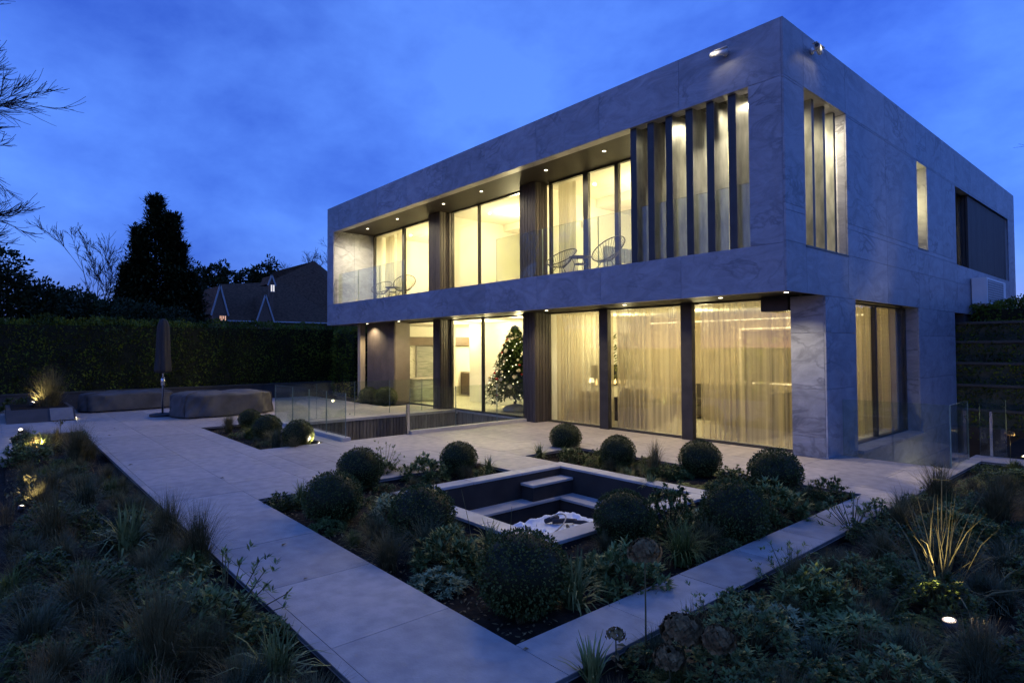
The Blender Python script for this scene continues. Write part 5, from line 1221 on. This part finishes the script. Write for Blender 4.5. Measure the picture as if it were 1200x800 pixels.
undergrowth(['small', 'tan', 'dead', 'sedge', 'tan', 'shrub', 'green', 'deep'], [(-3.5, 1.1, -6.45, -5.3, 40), (.15, 1.15, -5.3, -.95, 34), (-3.5, -.1, -1.95, -.95, 30), (-3.5, -2.9, -5.3, -3.2, 12)], 1, PH, .68)
undergrowth(['tan', 'blue', 'small', 'dead', 'fine', 'deep', 'tan', 'green'], [(-12.5, -5, -8.85, -7.75, 110), (-5, 1.2, -9.05, -7.72, 120)], 2, [(-10.2, -8.3, -8.75, -8.1)])
undergrowth(['blue', 'small', 'deep', 'dead', 'fine', 'shrub2', 'tan', 'green'], [(1.85, 4.2, -6.6, 2.95, 230), (4.2, 6.5, -6.2, 2.9, 60), (1.9, 3.6, -8.0, -5.5, 30)], 3)
undergrowth(['small', 'tan', 'blue'], [(-11.5, -7.7, -5.2, -4.25, 16)], 4)
undergrowth(['small', 'fern'], [(-16.3, -13.6, .6, 1.1, 12)], 5)
# leaf litter and bits of bark mulch on the soil
g = np.random.default_rng(77); P = []
for (x0, x1, y0, y1, n) in [(-3.6, 1.2, -6.55, -.8, 5200), (-11, 1.5, -9, -7.65, 3000), (1.78, 5.5, -7, 3, 3500), (-11.7, -7.6, -5.3, -4.15, 700)]:
    q = np.stack([g.uniform(x0, x1, n), g.uniform(y0, y1, n), g.uniform(-.095, -.06, n)], -1)
    P.append(q[~((q[:, 0] > PIT[0]) & (q[:, 0] < PIT[1]) & (q[:, 1] > PIT[2]) & (q[:, 1] < PIT[3]))])
P = np.concatenate(P); D = unit(g.normal(0, 1, P.shape)*[1, 1, .35])
stuff(link('leaf_litter', np_mesh('leaf_litter', *leaf_quads(P, D, g.uniform(.02, .055, len(P)), .02, fold=.1), 'dried_head')))
# fallen leaves on the paving
fm_ = MB().add([(0, 0, 0), (.02, .012, .006), (.05, 0, .002), (.02, -.012, .008)], [(0, 1, 2, 3)]).mesh('fallen_leaf', 'dried_head')
for k, (px, py) in enumerate([(228, 606), (355, 679), (258, 560), (150, 545), (145, 580), (172, 578), (330, 640), (858, 597), (735, 758), (540, 520), (620, 760), (420, 640), (130, 510), (133, 502)]):
    p = at(px, py); tag(link('fallen_leaf', fm_, None, (p[0], p[1], .004), rnd.uniform(0, 6), rnd.uniform(.9, 1.6)), 'small brown fallen leaf lying on the pale paving', 'leaf', 'fallen leaves on the paving')

# ---- dried hydrangea heads
def hydrangea(p, h, r, label, seed, lean=(0, 0), n=150, leaves=True, mat='dried_head'):
    g = np.random.default_rng(seed); t = thing('hydrangea', label, 'flower', p)
    top = np.array([lean[0], lean[1], h]); MB().tube([(0, 0, 0), top*.5+[.01, -.01, 0], top-[0, 0, r*.6]], [.006, .005, .004], 6).build('stem', 'stem_green', t, True)
    q = unit(g.normal(0, 1, (n, 3))); q[:, 2] = np.abs(q[:, 2])*1.1-.35; P0 = top+q*np.array([r, r, r*.8])*g.uniform(.75, 1, (n, 1)); V, F = [], []; off = 0
    for k in range(4):
        e1 = unit(np.cross(q, [[.3, .5, .8]])); e2 = np.cross(unit(q), e1); a = k*math.pi/2+g.uniform(0, .6, n)
        D = unit(e1*np.cos(a)[:, None]+e2*np.sin(a)[:, None]+unit(q)*.35); v, f = leaf_quads(P0, D, r*.30, r*.26, up=unit(q)); V.append(v); F.append(f+off); off += len(v)
    link('flower_head', np_mesh('flower_head', np.concatenate(V), np.concatenate(F), mat), t)
    mb = MB()
    for i in range(14): mb.tube([top-[0, 0, r*.6], P0[i*(n//15)]], .002, 3, cap=False)
    mb.build('flower_stalk', 'stem_green', t)
    if leaves:
        P = np.array([top*z_ for z_ in (.3, .45, .6)]*2); D = unit(g.normal(0, 1, (6, 3))*[1, 1, .3]); link('leaf', np_mesh('leaf', *leaf_quads(P, D, r*.9, r*.5, fold=.2), 'dried_head'), t)
def g_at(px, py): p = at(px, py, 'z', -.1); return (p[0], p[1], -.1)
pb = g_at(757, 782); hydrangea(pb, .72, .105, 'tall dried hydrangea head standing against the narrow path', 1, leaves=False)
hydrangea(g_at(722, 790), .24, .06, 'small dried flower head at the path edge left of the tall one', 2, n=60)
hydrangea(g_at(800, 806), .34, .12, 'low brown hydrangea head at the bottom, first right of the tall one', 3)
hydrangea(g_at(832, 812), .33, .10, 'low brown hydrangea head right of the first low one', 4, (.05, 0)); hydrangea(g_at(785, 815), .22, .09, 'lowest brown hydrangea head at the bottom edge', 5)
hydrangea((*at(1183, 508, 'y', 3.95)[:2], -.1), float(at(1183, 508, 'y', 3.95)[2])+.1, .07, 'dried flower head lit orange at the right edge', 6, leaves=False)
# lit seed heads in the left bed
for k, (px, py, h) in enumerate([(33, 600, .42), (15, 608, .32), (70, 532, .62)]):
    t = thing('seed_head', ['thin seed head on a bent stem catching the garden light in the left bed', 'pale seed head at the far left edge catching the light', 'tall flat seed head silhouetted above the glowing plant'][k], 'flower', g_at(px, py))
    g = np.random.default_rng(k); MB().tube([(0, 0, 0), (.02, .01, h*.6), (.03, 0, h)], .004, 5).build('stem', 'stem_green', t, True)
    P = np.array([[.03, 0, h]]*26)+g.normal(0, .045, (26, 3))*[1, 1, .3]; link('flower_head', np_mesh('flower_head', *leaf_quads(P, unit(g.normal(0, 1, (26, 3))), .05, .025), 'grass_tan'), t)
    mb = MB(); [mb.tube([(.025, 0, h*.85), P[i]], .0018, 3, cap=False) for i in range(12)]; mb.build('flower_stalk', 'stem_green', t)
# tall thin stalks by the bright garden light
ts = thing('flower_stalk', 'single tall thin stalk lit orange above the bright garden light', 'flower', g_at(1104, 708))
MB().tube([(0, 0, 0), (.005, .005, .5), (.015, .012, 1.02)], [.006, .005, .004], 6).build('stem', 'grass_tan', ts, True)
MB().tube([(.015, .012, 1.02), (-.05, .0, 1.06)], .003, 5).tube([(.014, .01, .95), (.07, .03, .955)], .003, 5).tube([(.013, .01, .95), (-.05, -.02, .955)], .003, 5).build('side_shoot', 'grass_tan', ts)
for k, (a, b) in enumerate([((1128, 722), (1200, 690)), ((1150, 708), (1215, 658))]):
    p = g_at(*a); e = at(b[0], b[1], 'z', .12); tt = thing('fallen_stalk', ['pale stalk leaning low to the right of the spiky plant', 'pale stalk leaning higher beyond the right edge'][k], 'stalk', p)
    d = np.array(e)-np.array(p); MB().tube([(0, 0, .03), d*.5+[0, 0, .07], d], [.008, .007, .004], 6).build('stem', 'grass_tan', tt, True)
for k, (px, py, h, lx) in enumerate([(556, 650, .62, -.1), (597, 648, .45, .02)]):
    tt = thing('dry_stem', ['thin bare stem leaning left before the pit', 'thin upright bare stem before the pit'][k], 'stem', g_at(px, py)); MB().tube([(0, 0, 0), (lx*.5, lx*.3, h*.5), (lx, lx*.8, h)], [.004, .003, .002], 5).build('stem', 'grass_tan', tt, True)

# ------------------------------------------------------------------ garden lights
sb = MB().tube([(0, 0, -.02), (0, 0, .07)], [.038, .042], 14).mesh('body', 'black_metal', True)
sp_ = MB().tube([(0, 0, -.14), (0, 0, -.02)], [.004, .012], 6).mesh('spike', 'black_metal')
sL = MB().lathe([(.024, .0745), (.018, .078), (.001, .080)], n=14, mi=0).lathe([(.037, .070), (.037, .073), (.0245, .0745), (.024, .0742)], n=14, mi=1).mesh('lens', ['lens_warm', 'lens_rim'], True)
def spike(p, target, power, label, size=100, s_=1.0, col=WARM):
    t = thing('spike_light', label, 'garden light', p, 0, 'spike lights in the beds')
    d = (Vector(target)-Vector(p)); t.rotation_euler = d.to_track_quat('Z', 'Y').to_euler()
    for nm, me in (('body', sb), ('spike', sp_), ('lens', sL)): link(nm, me, t, None, 0, s_)
    q = Vector(p)+d.normalized()*.085*s_; spot('spike_beam', q, target, power, size, .5, col, .03)
def toward(p, k=1.0, up=.3): v = CAM-np.array(p); v[2] = 0; v /= np.linalg.norm(v); return (p[0]+v[0]*k, p[1]+v[1]*k, p[2]+up)
p = g_at(1115, 752); p = (p[0], p[1], -.03); v_ = toward(p, .35, 1.0); spike(p, (p[0]-.04, p[1]-.06, .45), 8, 'bright garden light in front of the spiky plant', 165, 1.1, WARMW)
p = (-7.60, -4.10, -.06); spike(p, (-7.80, -4.46, .22), 12, 'garden light shining on the side of a box ball in the small bed', 80, 1.0, WARMW)
p = g_at(52, 530); spike((p[0]+.42, p[1]-.05, .05), (p[0], p[1], .33), 40, 'garden light glowing inside the strappy plant in the left bed', 130)
p = g_at(24, 512); spike((p[0], p[1], .0), toward(p, .5, .9), 14, 'bright garden light on the low wall at the far left', 140, 1.3)
spike((-17.3, -8.35, .34), (-17.35, -8.15, .95), 4, 'garden light at the front of the raised planter', 120, 1.5)
spike((-17.9, -8.05, .34), (-17.6, -7.9, 1.0), 4, 'garden light behind the big grass of the raised planter', 120, 1.5)
p = g_at(24, 606); spike((p[0], p[1], -.02), (p[0]-.1, p[1]+.1, .5), 3, 'garden light under the pale seed heads at the left edge', 110, .8, WARMW)
p = g_at(88, 494); spike((p[0], p[1], .0), toward(p, .6, .3), .6, 'small garden light near the pale end of the raised planter', 130, 1.0)
p = at(1192, 540, 'y', 3.95); spike((p[0]+.1, 4.05, -.05), (*at(1183, 508, 'y', 3.95)[:2], .55), 14, 'garden light under the orange lit flower head on the right', 60)
spot('box_ball_lamp', (-13.2, .75, 2.6), (-14.2, .85, .2), 4, 70)
